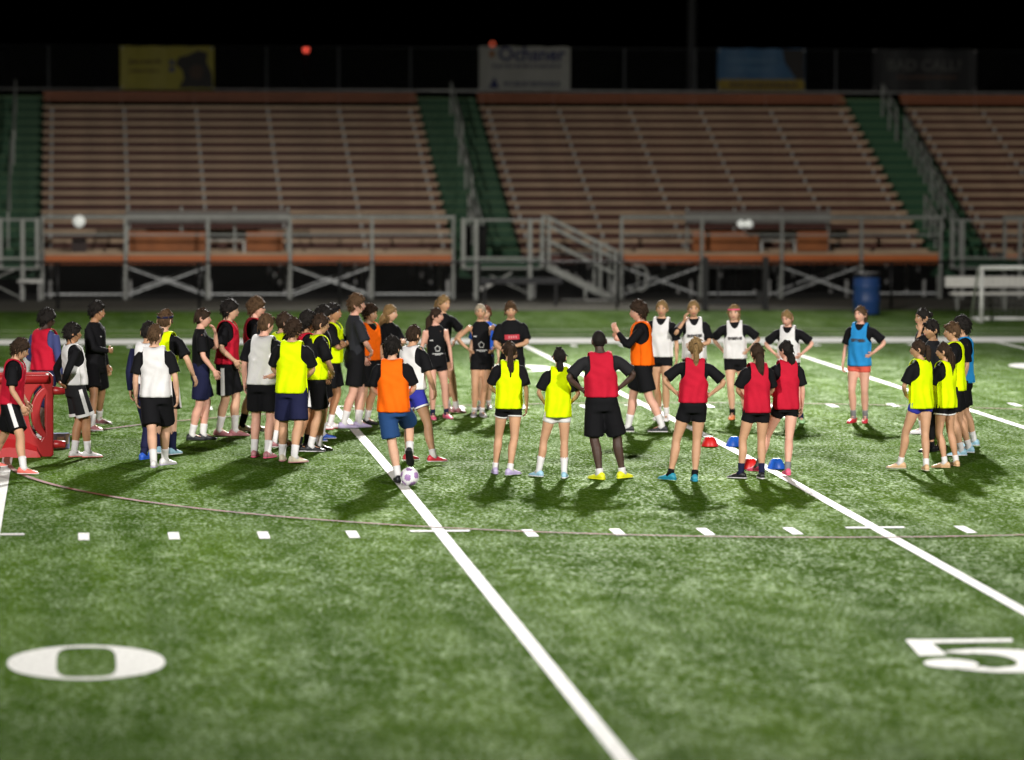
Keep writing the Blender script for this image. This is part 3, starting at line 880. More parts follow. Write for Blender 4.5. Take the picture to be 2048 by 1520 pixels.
def ik(S, Wt, L1, L2, pole):
    S = np.asarray(S, float); Wt = np.asarray(Wt, float)
    d = Wt - S; D = np.linalg.norm(d)
    mx = (L1 + L2) * 0.995
    if D > mx: Wt = S + d / D * mx; d = Wt - S; D = mx
    u = d / D
    a = (L1 * L1 - L2 * L2 + D * D) / (2 * D)
    h = math.sqrt(max(1e-6, L1 * L1 - a * a))
    p = np.asarray(pole, float); p = p - u * (p @ u); p = nrm(p)
    return S + u * a + p * h, Wt

def ring_loft(rings, cap=True):
    V = []; F = []; n = len(rings[0])
    for r in rings: V.extend(r)
    for i in range(len(rings) - 1):
        for j in range(n):
            j2 = (j + 1) % n
            F.append((i * n + j, i * n + j2, (i + 1) * n + j2, (i + 1) * n + j))
    if cap:
        F.append(tuple(range(n - 1, -1, -1))); F.append(tuple((len(rings) - 1) * n + j for j in range(n)))
    return V, F

def head_grid(nl=20, nk=30):
    """unit directions of a head-shaped globe, face towards +y"""
    D = []
    for i in range(nl + 1):
        ph = math.pi * (i + 0.0) / nl
        for j in range(nk):
            th = 2 * math.pi * j / nk
            D.append((math.sin(ph) * math.sin(th), math.sin(ph) * math.cos(th), math.cos(ph)))
    F = []
    for i in range(nl):
        for j in range(nk):
            j2 = (j + 1) % nk
            F.append((i * nk + j, (i + 1) * nk + j, (i + 1) * nk + j2, i * nk + j2))
    return np.array(D), F
HD, HF = head_grid()
def skull(D):
    x, y, z = D[:, 0], D[:, 1], D[:, 2]
    P = np.stack([x * .075, y * .094, z * .114], 1)
    low = np.clip(-z, 0, 1)
    P[:, 0] *= 1 - .30 * low ** 1.4
    back = np.clip(-y, 0, 1)
    P[:, 1] += back * low * .055
    front = np.clip(y, 0, 1)
    P[:, 1] -= front * np.clip(z - .45, 0, 1) * .03
    g = lambda cx, cz, sx, sz: np.exp(-((x - cx) / sx) ** 2 - ((z - cz) / sz) ** 2) * (y > 0)
    P[:, 1] += .024 * g(0, -.22, .13, .13) + .010 * g(0, -.02, .09, .2)
    P[:, 1] -= .016 * (g(.40, .10, .2, .13) + g(-.40, .10, .2, .13))
    P[:, 1] += .009 * (g(.36, .30, .3, .1) + g(-.36, .30, .3, .1))
    P[:, 1] += .007 * g(0, -.50, .22, .07) + .010 * g(0, -.86, .3, .14)
    return P
HEAD_P = skull(HD)

SKIN = {}
def skin(c):
    if c not in SKIN:
        base = {'l': (.58, .34, .23), 'm': (.49, .275, .165), 't': (.37, .19, .10), 'd': (.055, .030, .022), 'p': (.62, .335, .25)}[c]
        SKIN[c] = mat('skin_' + {'l': 'light', 'm': 'tan', 't': 'olive', 'd': 'deep', 'p': 'rosy'}[c], base, 0.55, var=0.10, scale=9, spec=0.35, bump=0.05)
    return SKIN[c]
HAIRC = {'k': (.010, .008, .007), 'b': (.030, .017, .010), 'm': (.075, .042, .021), 'y': (.20, .125, .052), 'g': (.32, .27, .20), 'r': (.10, .03, .015)}
def hairm(c): return mat('hair_' + {'k': 'black', 'b': 'dark_brown', 'm': 'brown', 'y': 'blond', 'g': 'pale_blond', 'r': 'auburn'}[c], HAIRC[c], 0.75, var=0.5, scale=30, bump=0.5, bscale=60, spec=0.18, stretch=(3, 3, 1))
CLOTH = {'black': (.0065, .0065, .008), 'char': (.016, .016, .018), 'white': (.66, .65, .66), 'red': (.44, .010, .030), 'neon': (.62, .80, .0), 'orange': (.85, .13, .004), 'sky': (.02, .22, .52), 'navy': (.012, .014, .045), 'blue': (.018, .055, .16), 'royal': (.03, .035, .30), 'coral': (.62, .10, .07), 'grey': (.18, .18, .19), 'bluejk': (.045, .055, .16), 'teal': (.02, .25, .36), 'pink': (.68, .10, .20), 'rose': (.40, .17, .19), 'lilac': (.42, .36, .56), 'yellow': (.72, .75, .02), 'cream': (.55, .50, .38), 'orangeshoe': (.75, .25, .10), 'coralshoe': (.75, .15, .12), 'mint': (.35, .60, .30), 'aqua': (.30, .52, .66), 'tan': (.55, .36, .20), 'redshoe': (.55, .03, .05), 'wblue': (.02, .09, .50), 'dgrey': (.020, .021, .026)}
def cloth(c): return mat('cloth_' + c, CLOTH[c], 0.8, var=0.10, scale=5, bump=0.25, bscale=14, spec=0.10)
def shoem(c): return mat('shoe_' + c, CLOTH[c], 0.45, var=0.15, scale=14, spec=0.4)
M_EYEW = mat('eye_white', (.7, .68, .65), 0.3); M_EYED = mat('eye_dark', (.015, .01, .008), 0.3); M_LIP = mat('lips', (.36, .12, .10), 0.5)
M_PRINT = mat('charcoal_print', (.05, .045, .05), 0.7); M_WPRINT = mat('pale_print', (.55, .55, .56), 0.7); M_RPRINT = mat('red_print', (.45, .03, .05), 0.7)

PENDING = []      # objects whose mesh is to be fused and smoothed in one go

def fused(name, MBx, mats, parent, voxel, it=3, post=None):
    o = MBx.build(name, mats, parent)
    r = o.modifiers.new('fuse', 'REMESH'); r.mode = 'VOXEL'; r.voxel_size = voxel; r.use_smooth_shade = True
    s = o.modifiers.new('soften', 'SMOOTH'); s.factor = 0.5; s.iterations = it
    PENDING.append((o, mats, post))
    return o

def person(P):
    """P: dict with world feet, height, facing, clothes and pose"""
    rnd = random.Random(P['id'])
    H = P['h']; S = H / 1.75
    fem = P.get('sex') == 'f'
    kw = 0.90 if fem else P.get('bulk', 1.0)
    fa = R(P['face'])
    (ax, ay), (bx_, by_) = P['feet']
    px, py = (ax + bx_) / 2, (ay + by_) / 2
    if 'root' in P: px, py = P['root']
    root = thing('person', P['label'], 'person', (px, py, gz(py)), -fa, 'players gathered on the field')
    def loc(x, y):
        dx, dy = x - px, y - py
        c, s = math.cos(fa), math.sin(fa)
        return np.array([(dx * c - dy * s) / S, (dx * s + dy * c) / S])
    fl = [loc(ax, ay), loc(bx_, by_)]
    fl.sort(key=lambda q: q[0])
    lift = P.get('lift', (0, 0)); toe = P.get('toe', (10, 10)); fp = P.get('fpitch', (0, 0))
    lean = R(P.get('lean', rnd.uniform(-1, 3))); twist = R(P.get('twist', rnd.uniform(-6, 6))); side = R(P.get('side', rnd.uniform(-2.5, 2.5)))
    sw = rnd.uniform(-1, 1)
    hip_dx, hip_dy = P.get('hip', (.026 * sw, rnd.uniform(-.01, .02)))
    drop = P.get('drop', 0.0)
    MU = (Matrix.Rotation(-twist, 3, 'Z') @ Matrix.Rotation(side, 3, 'Y') @ Matrix.Rotation(-lean, 3, 'X'))
    MUn = np.array(MU)
    PIV = np.array([0, 0, .95])
    def T(p):
        """bends the upper body and shifts everything above the legs"""
        p = np.asarray(p, float).reshape(-1, 3)
        w = sstep(.90, 1.22, p[:, 2])[:, None]
        q = (p - PIV) @ MUn.T + PIV
        q = p * (1 - w) + q * w
        return q + np.array([hip_dx, hip_dy, -drop])
    def TU(p):
        p = np.asarray(p, float).reshape(-1, 3)
        return (p - PIV) @ MUn.T + PIV + np.array([hip_dx, hip_dy, -drop])
    sx_ = kw
    # ---- legs
    legs = []
    for i, sgn in enumerate((-1, 1)):
        f = fl[i]
        ta = R(toe[i]) * sgn
        fd = np.array([math.sin(ta), math.cos(ta), 0])
        pit = R(fp[i])
        ank = np.array([f[0], f[1], .085 + lift[i]]) - fd * .055 * math.cos(pit) + np.array([0, 0, .12 * math.sin(pit)])
        hip = np.array([sgn * .088 * (0.95 if fem else 1), -.005, .90]) + np.array([hip_dx, hip_dy, -drop])
        kn, ank = ik(hip, ank, .420, .412, fd + np.array([0, 0.4, 0]))
        legs.append((hip, kn, ank, fd, pit, f))
    lr = 0.93 if fem else 1.0
    lr *= P.get('leg', 1.0)
    def leg_path(L):
        hip, kn, ank, fd, pit, f = L
        pts = []; rad = []
        for t, r in ((-.06, .070), (.10, .084), (.4, .086), (.75, .068), (.96, .060)):
            pts.append(hip + (kn - hip) * t); rad.append(r * lr)
        bk = -fd * .014
        for t, r, b in ((.08, .057, 0.1), (.3, .062, 1), (.5, .056, .8), (.78, .041, .2), (1.0, .037, 0)):
            pts.append(kn + (ank - kn) * t + bk * b); rad.append(r * lr)
        return pts, rad
    # ---- body mesh (skin)
    body = MB()
    rings = []
    for z in np.linspace(.88, 1.50, 14):
        rings.append(list(T([torso_pt(BODY_T, z, 2 * math.pi * j / 18, kw, -.012 if z < 1.0 else 0) for j in range(18)]) * S))
    body.add(*ring_loft(rings))
    for L in legs:
        pts, rad = leg_path(L)
        body.add(*tube([p * S for p in pts], np.array(rad) * S, 12))
        hip, kn, ank, fd, pit, f = L
        body.add(*tube([(ank + np.array([0, 0, .0])) * S, (ank + fd * .05 - np.array([0, 0, .04])) * S, (ank + fd * .13 - np.array([0, 0, .055])) * S], [.034 * S, .036 * S, .025 * S], 8))
    nk0 = T([[0, -.012, 1.45]])[0]
    hc_l = np.array([0, .022, 1.620])
    hc = TU([hc_l])[0]
    body.add(*tube([nk0 * S, (nk0 * .4 + hc * .6 + np.array([0, -.006, -.02])) * S, (hc + np.array([0, -.012, -.02])) * S], [.060 * S * (.92 if fem else 1), .053 * S * (.9 if fem else 1), .052 * S], 12))
    arms = []
    for i, sgn in enumerate((-1, 1)):
        ps = P.get('arms', ('hang', 'hang'))[i]
        Wt, pole, hd = ARM[ps] if isinstance(ps, str) else ps
        m = np.array([sgn, 1, 1])
        Wl = np.array(Wt) * m
        if kw < 1 or kw > 1: Wl[0] *= (0.5 + 0.5 * kw)
        sh = np.array([sgn * .178 * kw, -.005, 1.398])
        el, wr = ik(sh, Wl, .285, .250, np.array(pole) * m)
        sh, el, wr = TU([sh])[0], TU([el])[0], TU([wr])[0]
        hd = nrm(MUn @ (np.array(hd) * m))
        arms.append((sh, el, wr, hd))
        ar = (.86 if fem else 1.0) * P.get('arm', 1.0)
        pts = [sh + (el - sh) * t for t in (0, .3, .7, .97)] + [el + (wr - el) * t for t in (.12, .35, .7, 1.0)]
        body.add(*tube([p * S for p in pts], np.array([.052, .046, .041, .037, .038, .038, .031, .026]) * ar * S, 10))
    # ---- things joined after fusing: hands and head, same mesh
    post = MB()
    for sgn, (sh, el, wr, hd) in zip((-1, 1), arms):
        ctr = TU([[0, .05, 1.1]])[0]
        nn = ctr - wr; nn = nn - hd * (nn @ hd); nn = nrm(nn)
        wv = np.cross(hd, nn) * 1.0
        if wv @ np.array([0, 1, 0.6]) < 0: wv = -wv      # thumb side
        hs = .92 if fem else 1.0
        def hp(a, b, c): return (wr + (hd * a + wv * b + nn * c) * hs) * S
        prof = [(-.02, .024, .020), (.015, .029, .017), (.05, .038, .015), (.085, .040, .013)]
        rg = []
        for a, hw, ht in prof:
            rg.append([hp(a, hw * math.cos(2 * math.pi * j / 10), ht * math.sin(2 * math.pi * j / 10)) for j in range(10)])
        post.add(*ring_loft(rg))
        curl = P.get('curl', 0.5)
        for k, (b0, ln) in enumerate(((.030, .068), (.010, .078), (-.010, .072), (-.029, .056))):
            p0 = (.078, b0, 0); p1 = (.078 + ln * .45, b0 * 1.1, .012 * curl * 2)
            p2 = (.078 + ln * .45 + ln * .35 * (1 - .4 * curl), b0 * 1.12, .035 * curl * 1.6); p3 = (p2[0] + ln * .15 * (1 - curl), b0 * 1.12, p2[2] + .018 * curl * 1.5)
            post.add(*tube([hp(*p0), hp(*p1), hp(*p2), hp(*p3)], np.array([.0095, .009, .0082, .006]) * S * hs, 6))
        post.add(*tube([hp(.012, .022, .004), hp(.04, .050, .012), hp(.068, .058, .022), hp(.085, .056, .028)], np.array([.013, .011, .0095, .007]) * S * hs, 6))
    # head
    hy, hpi = R(P.get('hyaw', 0)), R(P.get('hpitch', 0))
    MH = np.array(Matrix.Rotation(-hy, 3, 'Z') @ Matrix.Rotation(-hpi, 3, 'X'))
    hs_ = 1.02 if fem else 1.045
    PV = np.array([0, -.02, -.09])
    def TH(p):
        p = np.asarray(p, float).reshape(-1, 3) * hs_
        q = (p - PV) @ MH.T + PV
        return (TU(q + hc_l)) * S
    post.add(TH(HEAD_P), HF)
    for sgn in (-1, 1):
        ear = [(sgn * (.073 + .012 * math.sin(a) * 0), -.008 + .020 * math.cos(a) - .006, -.005 + .031 * math.sin(a)) for a in np.linspace(0, 2 * math.pi, 10, endpoint=False)]
        e2 = [(x + sgn * .014, y - .010, z) for x, y, z in ear]
        e0 = [(x - sgn * .012, y, z) for x, y, z in ear]
        v, f = ring_loft([list(map(np.array, e0)), list(map(np.array, e2))])
        post.add(TH(v), f)
        def ell(c, r, mi):
            V = [np.array(c) + np.array(r) * d for d in SPH_D]
            post.add(TH(V), SPH_F, mi)
        ell((sgn * .031, .0700, .012), (.0175, .008, .0100), 1)
        ell((sgn * .031, .0745, .012), (.0105, .0060, .0095), 2)
        v, f = tube([(sgn * .013, .0860, .030), (sgn * .032, .0840, .036), (sgn * .052, .068, .029)], [.006, .0075, .005], 6)
        post.add(TH(v), f, 3)
    v, f = tube([(-.022, .0785, -.056), (-.008, .0905, -.053), (0, .0915, -.054), (.008, .0905, -.053), (.022, .0785, -.056)], [.004, .0085, .009, .0085, .004], 6)
    post.add(TH(v), f, 4)
    hc_c = P['hair'][1]
    mats = [skin(P['skin']), M_EYEW, M_EYED, hairm(hc_c), M_LIP if P['skin'] != 'd' else mat('dark_lips', (.07, .03, .028), .5)]
    fused('body', body, mats, root, .0165, 2, post)

    # ---- shirt
    sl = P.get('sleeve', 'short')
    top = P.get('shirt', 'black')
    sb = MB()
    hem = P.get('hem', P['bhem'] + .02 if P.get('bib') else .86)
    rings = []
    ph = rnd.uniform(0, 6)
    for z in np.linspace(max(.84, hem - .01) if sl != 'tank' else .90, 1.49, 14):
        rr = []
        for j in range(22):
            th = 2 * math.pi * j / 22
            p = torso_pt(SHIRT_T, z, th, kw)
            q = .006 * math.sin(5 * th + ph + z * 9) * (1 - sstep(1.2, 1.4, z)) * (0 if sl == 'tank' else 1)
            if sl == 'tank': q -= .012
            p[0] *= 1 + q / .17; p[1] *= 1 + q / .12
            rr.append(p)
        rings.append(list(T(rr) * S))
    sb.add(*ring_loft(rings))
    for sh, el, wr, hd in arms:
        if sl == 'tank': continue
        if sl == 'short':
            tl = P.get('slen', .82)
            pts = [sh + (el - sh) * t for t in (-.05, .15, .5, tl)]
            inn = np.array([-np.sign(sh[0] - hip_dx) * .03, 0, 0.0])
            pts[0] = pts[0] + inn
            sb.add(*tube([p * S for p in pts], np.array([.055, .068, .072, .080]) * (.95 if fem else 1) * S, 14))
        else:
            pts = [sh + (el - sh) * t for t in (-.05, .3, .7, .97)] + [el + (wr - el) * t for t in (.12, .5, .97)]
            sb.add(*tube([p * S for p in pts], np.array([.056, .060, .055, .051, .050, .045, .036]) * (.92 if fem else 1) * S, 12))
    fused('shirt', sb, [cloth(top)], root, .0165, 2)

    # ---- bib
    def bib_surface(frontside, x, z, off):
        yc, hgt = torso_y(SHIRT_T, min(z, 1.37), x, kw, off)
        return np.array([x, yc + (hgt if frontside else -hgt), z])
    if P.get('bib'):
        bh = P.get('bhem', .86); off = .016
        nu, nv = 26, 26
        bb = MB()
        ph2 = rnd.uniform(0, 6)
        for frontside in (True, False):
            V = []
            sc = 1.380 if frontside else 1.425
            u0 = .50
            for i in range(nu + 1):
                u = -1 + 2 * i / nu
                st = 1.0
                if abs(u) < u0:
                    st = 1 - (1 - (sc - bh) / (1.47 - bh)) * math.sqrt(1 - (u / u0) ** 2)
                for j in range(nv + 1):
                    s = st * j / nv
                    z = bh + (1.47 - bh) * s
                    a, b, yc = interp(SHIRT_T, min(z, 1.37)); a = a * kw + off + .012
                    wn = sstep(1.17, 1.31, z)
                    xm = a * (1 - wn) + (.128 * kw) * wn
                    xx = xm * math.sin(u * math.pi / 2)
                    ztop = 1.505 - .30 * max(0, abs(xx) - .06)
                    if z <= 1.37:
                        p = bib_surface(frontside, xx, z, off)
                    else:
                        q = (z - 1.37) / .10
                        p0 = bib_surface(frontside, xx, 1.37, off)
                        cy_ = -.008
                        p = np.array([xx, cy_ + (p0[1] - cy_) * math.cos(q * math.pi / 2), 1.37 + (ztop + .010 - 1.37) * math.sin(q * math.pi / 2)])
                    # folds
                    low = 1 - sstep(1.0, 1.35, z)
                    fo = .011 * math.sin(xx * 46 + ph2 + 2 * math.sin(z * 8 + ph2)) * low + .004 * math.sin(z * 55 + xx * 30 + ph2) * (1 - low) + .012 * noise.noise((xx * 9 + ph2, z * 6, 3.0 if frontside else 9.0))
                    edge = 1 - min(1, abs(u)) ** 6
                    p[1] += ((fo + .006 * low) * edge) * (1 if frontside else -1)
                    p[0] *= 1 - .02 * low
                    V.append(T([p])[0] * S)
            F = []
            for i in range(nu):
                for j in range(nv):
                    a = i * (nv + 1) + j
                    q = (a, a + nv + 1, a + nv + 2, a + 1)
                    F.append(q[::-1] if frontside else q)
            bb.add(V, F)
        bo = bb.build('bib', cloth(P['bib']), root, True)
        so = bo.modifiers.new('thick', 'SOLIDIFY'); so.thickness = .006; so.offset = 0
        PENDING.append((bo, None, None))
    # ---- chest print
    pr = P.get('print')
    if pr:
        off = .030 if P.get('bib') else (.000 if sl == 'tank' else .010)
        offk = .004
        def on(x, z):
            yc, hgt = torso_y(SHIRT_T, min(z, 1.37), x, kw, off + offk)
            return T([[x, yc + hgt, z]])[0] * S
        def patch(bm_, x0, x1, z0, z1, n=6):
            n = max(2, int((x1 - x0) / .012) + 1)
            V = []
            for i in range(n + 1):
                x = x0 + (x1 - x0) * i / n
                V += [on(x, z0), on(x, z1)]
            bm_.add(V, [(2 * i, 2 * i + 1, 2 * i + 3, 2 * i + 2)[::-1] for i in range(n)])
        if pr == 'word':
            w = MB(); x = -.108
            while x < .10:
                ln = rnd.uniform(.012, .018)
                patch(w, x, x + .008, 1.222, 1.266 + rnd.choice((0, .006)))
                if rnd.random() < .8: patch(w, x + .008, x + ln, 1.222 + rnd.choice((0, .022)), 1.262)
                x += ln + .003
            w.build('word_print', M_PRINT, root)
        if pr == 'pent':
            w = MB()
            for i in range(5):
                a0, a1 = [math.pi / 2 + 2 * math.pi * (i + q) / 5 for q in (0, 1)]
                V = []
                for q in range(5):
                    a, t = None, q / 4
                    for r_ in (.050, .038):
                        xx = r_ * (math.cos(a0) * (1 - t) + math.cos(a1) * t); zz = 1.12 + r_ * 1.1 * (math.sin(a0) * (1 - t) + math.sin(a1) * t)
                        V.append(on(xx, zz))
                w.add(V, [(2 * q, 2 * q + 1, 2 * q + 3, 2 * q + 2) for q in range(4)])
            w.build('pentagon_print', M_WPRINT, root)
            w = MB(); patch(w, -.085, .085, 1.032, 1.044); patch(w, -.05, .05, 1.016, 1.025); patch(w, .065, .115, 1.245, 1.262)
            w.build('line_print', M_WPRINT, root)
        if pr == 'band':
            w = MB(); patch(w, -.11, .11, 1.20, 1.275); w.build('red_print_band', M_RPRINT, root)
            w = MB(); offk = .008
            for x in (-.07, -.035, 0, .035): patch(w, x, x + .018, 1.222, 1.256)
            w.build('letter_print', mat('pink_print', (.6, .25, .28), .7), root)
        if pr == 'dot':
            w = MB(); patch(w, .06, .085, 1.29, 1.302); w.build('chest_mark', M_WPRINT, root)

    # ---- shorts
    scol, slen = P.get('shorts', ('black', .55))
    sh_b = MB()
    rings = []
    for z in np.linspace(.80 if P.get('shorts', ('black', .55))[1] < .66 else .83, 1.04, 7):
        rings.append(list(T([torso_pt(BODY_T, max(z, .88), 2 * math.pi * j / 20, kw, .020) * np.array([1, 1, 0]) + np.array([0, 0, z]) for j in range(20)]) * S))
    sh_b.add(*ring_loft(rings))
    baggy = 1.0 if slen > .66 else 1.12
    if slen < .3: baggy = .92
    leg_rings = []
    for L in legs:
        hip, kn, ank, fd, pit, f = L
        pts = []; rad = []
        tend = (.90 - slen) / .42
        for t in np.linspace(-.05, min(tend, 1), 5):
            pts.append(hip + (kn - hip) * t); rad.append((.098 - .002 * t + (.012 if slen < .66 else .004) * t) * baggy * (lr if fem else 1))
        if tend > 1:
            for t in np.linspace(.12, min(.95, tend - 1), 5):
                pts.append(kn + (ank - kn) * t - fd * .008); rad.append((.082 - .028 * t) * baggy)
        rad = np.array(rad)
        if slen < .3: rad[:5] = np.linspace(.100, .078, 5)
        V, F = tube([p * S for p in pts], rad * S, 14)
        sh_b.add(V, F); leg_rings.append((pts, rad))
    fused('shorts' if slen > .3 else 'trousers', sh_b, [cloth(scol)], root, .0165, 2)
    def leg_shell(pts, rad, t0, t1, a0, a1, sgn, off, col, name):
        """a strip on the outside of a shorts leg"""
        n = 10; V = []
        p0, p1 = np.array(pts[0]), np.array(pts[4])
        ax = nrm(p1 - p0); ux = nrm(np.array([sgn, 0, 0]) - ax * (ax[0] * sgn)); uy = np.cross(ax, ux)
        for i in range(n + 1):
            t = t0 + (t1 - t0) * i / n
            p = p0 + (p1 - p0) * t; r = rad[0] + (rad[4] - rad[0]) * t + off
            m_ = 20 if a1 - a0 > 3 else 4
            for j in range(m_ + 1):
                a = a0 + (a1 - a0) * j / m_
                V.append((p + (ux * math.cos(a) + uy * math.sin(a)) * r) * S)
        F = [(i * (m_ + 1) + j, i * (m_ + 1) + j + 1, (i + 1) * (m_ + 1) + j + 1, (i + 1) * (m_ + 1) + j) for i in range(n) for j in range(m_)]
        MB().add(V, F).build(name, cloth(col), root, True)
    for (pts, rad), sgn in zip(leg_rings, (-1, 1)):
        if P.get('stripe'): leg_shell(pts, rad, .05, .985, -.22, .22, sgn, .004, P['stripe'], 'side_stripe')
        if P.get('trim'): leg_shell(pts, rad, .90, 1.0, -3.15, 3.15, sgn, .005, P['trim'], 'hem_trim')

    # ---- socks and shoes
    kc, kh = P.get('socks', ('white', .22))
    sc_, so_ = P.get('shoes', ('white', 'white'))
    for L in legs:
        hip, kn, ank, fd, pit, f = L
        if kh > 0:
            t1 = max(.05, 1 - (kh - .085) / .412)
            pts = []; rad = []
            for t in np.linspace(t1, 1.0, 5):
                pts.append(kn + (ank - kn) * t - fd * .010 * (1 - t)); rad.append(float(np.interp(t, [.08, .3, .5, .78, 1], [.054, .057, .052, .040, .037])) * lr + .006)
            pts.append(ank + fd * .03 - np.array([0, 0, .035])); rad.append(.042)
            v, f_ = tube([p * S for p in pts], np.array(rad) * S, 12)
            MB().add(v, f_).build('sock', cloth(kc), root, True)
        # shoe: lofted along the foot
        up_ = np.array([0, 0, 1.0])
        cp, sp = math.cos(pit), math.sin(pit)
        fx = fd * cp - up_ * sp; uz = up_ * cp + fd * sp
        lat = np.cross(fx, uz)
        org = ank - uz * .085 - fx * .0
        def sp_(a, b, c): return (org + fx * a + lat * b + uz * c) * S
        prof = [(-.075, .022, .055, .012), (-.06, .033, .085, .008), (-.02, .038, .098, .006), (.03, .041, .088, .006), (.075, .046, .066, .006), (.125, .047, .050, .008), (.165, .038, .038, .012), (.188, .018, .026, .016)]
        rg = []
        for a, hw, ht, zb in prof:
            r_ = []
            for j in range(12):
                th = 2 * math.pi * j / 12
                r_.append(sp_(a, hw * math.cos(th), zb + (ht - zb) * (.5 + .5 * math.sin(th)) if math.sin(th) > -.5 else zb))
            rg.append(r_)
        so = MB().add(*ring_loft(rg)).build('shoe', shoem(sc_), root, True)
        rg = []
        for a, hw, ht, zb in prof:
            rg.append([sp_(a * 1.03, hw * 1.08 * math.cos(2 * math.pi * j / 10), .012 + .009 * math.sin(2 * math.pi * j / 10)) for j in range(10)])
        MB().add(*ring_loft(rg)).build('sole', shoem(so_), so, True)

    # ---- hair
    style = P['hair'][0]
    hm = hairm(hc_c)
    x, y, z = HD[:, 0], HD[:, 1], HD[:, 2]
    thick_top, thick_side, wob = {'buzz': (.007, .005, .001), 'short': (.024, .015, .007), 'fluff': (.040, .020, .016), 'curl': (.044, .028, .018), 'tied': (.017, .015, .003), 'long': (.022, .020, .006)}[style if style in ('buzz', 'short', 'fluff', 'curl', 'long') else 'tied']
    ang_ = np.arctan2(np.abs(x), y)           # 0 front, pi back
    line = np.interp(ang_, [0, .55, 1.0, 1.35, 1.7, 2.3, 3.15], [.50, .40, .12, -.10, -.28, -.58, -.66])
    if style in ('fluff', 'curl', 'short'): line = line - .10 * (ang_ < .9)
    cov = sstep(-.06, .10, z - line)
    th_ = thick_side + (thick_top - thick_side) * np.clip(z, 0, 1)
    nz_ = np.array([noise.noise((d[0] * 3.2 + P['id'], d[1] * 3.2, d[2] * 3.2)) + .6 * noise.noise((d[0] * 8 + P['id'], d[1] * 8, d[2] * 8)) for d in HD])
    nrmv = HEAD_P / (np.linalg.norm(HEAD_P, axis=1)[:, None] + 1e-9)
    hp_ = HEAD_P + nrmv * ((th_ + wob * nz_) * cov - .014 * (1 - cov))[:, None]
    hb = MB(); hb.add(TH(hp_), HF)
    def lock(p, d, ln, r0, drop_=.5, n=4):
        p = np.asarray(p, float); d = nrm(d); pts = []
        for k in range(n):
            t = k / (n - 1)
            pts.append(p + d * ln * t + np.array([0, 0, -drop_ * ln * t * t]))
        v, f_ = tube(pts, np.linspace(r0, r0 * .25, n), 5)
        hb.add(TH(v), f_)
    idx = [i for i in range(len(HD)) if cov[i] > .6 and not (y[i] > .35 and z[i] < .72)]
    nl = {'buzz': 0, 'short': 40, 'fluff': 120, 'curl': 150, 'tied': 24, 'long': 70}[style if style in ('buzz', 'short', 'fluff', 'curl', 'long') else 'tied']
    for _ in range(nl):
        i = rnd.choice(idx); d = nrmv[i]
        tang = np.array([rnd.uniform(-1, 1), rnd.uniform(-1, 1), rnd.uniform(-1.2, .3)])
        if style in ('long', 'tied'): tang = np.array([0, -.6, -1.0]) if style == 'long' else np.array([-x[i], -1, -z[i] + .2])
        dd = nrm(d * (.5 if style not in ('tied', 'long') else .12) + (tang - d * (tang @ d)))
        lock(HEAD_P[i] + d * th_[i] * .75, dd, rnd.uniform(.025, .05) if style != 'tied' else .05, rnd.uniform(.008, .014) if style != 'tied' else .006, .4)
    if style in ('fluff', 'short'):
        for _ in range(12):
            xx = rnd.uniform(-.05, .05)
            lock((xx, .078 + .02 * rnd.random() - abs(xx) * .2, .094), (xx * 3 + rnd.uniform(-.4, .4), .35, -.35), rnd.uniform(.018, .034), .011, .5)
    ho = hb.build('hair', hm, root, True)
    def tail(path, rads, nm='ponytail', locks=14):
        tb = MB()
        path = [np.array(q, float) for q in path]
        v, f_ = tube(path, rads, 10)
        v = [q + .004 * np.array([noise.noise((q[0] * 60, q[1] * 60, q[2] * 30 + P['id'])), noise.noise((q[0] * 60 + 9, q[1] * 60, q[2] * 30)), 0]) for q in v]
        tb.add(v, f_)
        for _ in range(locks):
            o_ = np.array([rnd.uniform(-1, 1), rnd.uniform(-1, 1), 0])
            k = len(path)
            st = rnd.randint(0, 1)
            pp = [path[q] + o_ * rads[q] * .85 for q in range(st, k)]
            pp[-1] = pp[-1] + np.array([0, 0, -rnd.uniform(0, .05)])
            v, f_ = tube(pp, [max(.004, rads[q] * .35) for q in range(st, k)], 5)
            tb.add(v, f_)
        # hang vertically whatever the head does: head frame at the root only
        tv = TH(tb.v)
        tb.v = [tuple(q) for q in tv]
        tb.build(nm, hm, ho, True)
    if style == 'pony':
        Lg = P['hair'][2] if len(P['hair']) > 2 else .30
        tail([(0, -.085, .045), (0, -.125, .04), (0, -.135, -.02), (0.01, -.125, -.10), (.01, -.115, .03 - Lg * .8), (0, -.11, .03 - Lg)], [.020, .026, .033, .034, .028, .010])
        MB().add(TH(tube([(0, -.098, .045), (0, -.112, .043)], [.024, .024], 10)[0]), tube([(0, -.098, .045), (0, -.112, .043)], [.024, .024], 10)[1]).build('hair_tie', cloth('black'), ho, True)
    if style == 'low':
        Lg = P['hair'][2] if len(P['hair']) > 2 else .22
        tail([(0, -.080, -.04), (0, -.105, -.06), (0, -.11, -.10), (.0, -.105, -.14), (0, -.10, -.04 - Lg)], [.030, .036, .044, .045, .020])
    if style == 'longtail':
        Lg = P['hair'][2] if len(P['hair']) > 2 else .30
        tail([(0, -.075, .0), (0, -.105, -.04), (0, -.112, -.12), (0, -.11, -.20), (0, -.115, -.02 - Lg)], [.045, .050, .050, .050, .030], locks=20)
    if style == 'long':
        Lg = P['hair'][2] if len(P['hair']) > 2 else .26
        tail([(0, -.05, -.02), (0, -.075, -.08), (0, -.085, -.14), (0, -.10, -.10 - Lg * .7), (0, -.105, -.06 - Lg)], [.068, .072, .070, .060, .030], 'long_hair', 22)
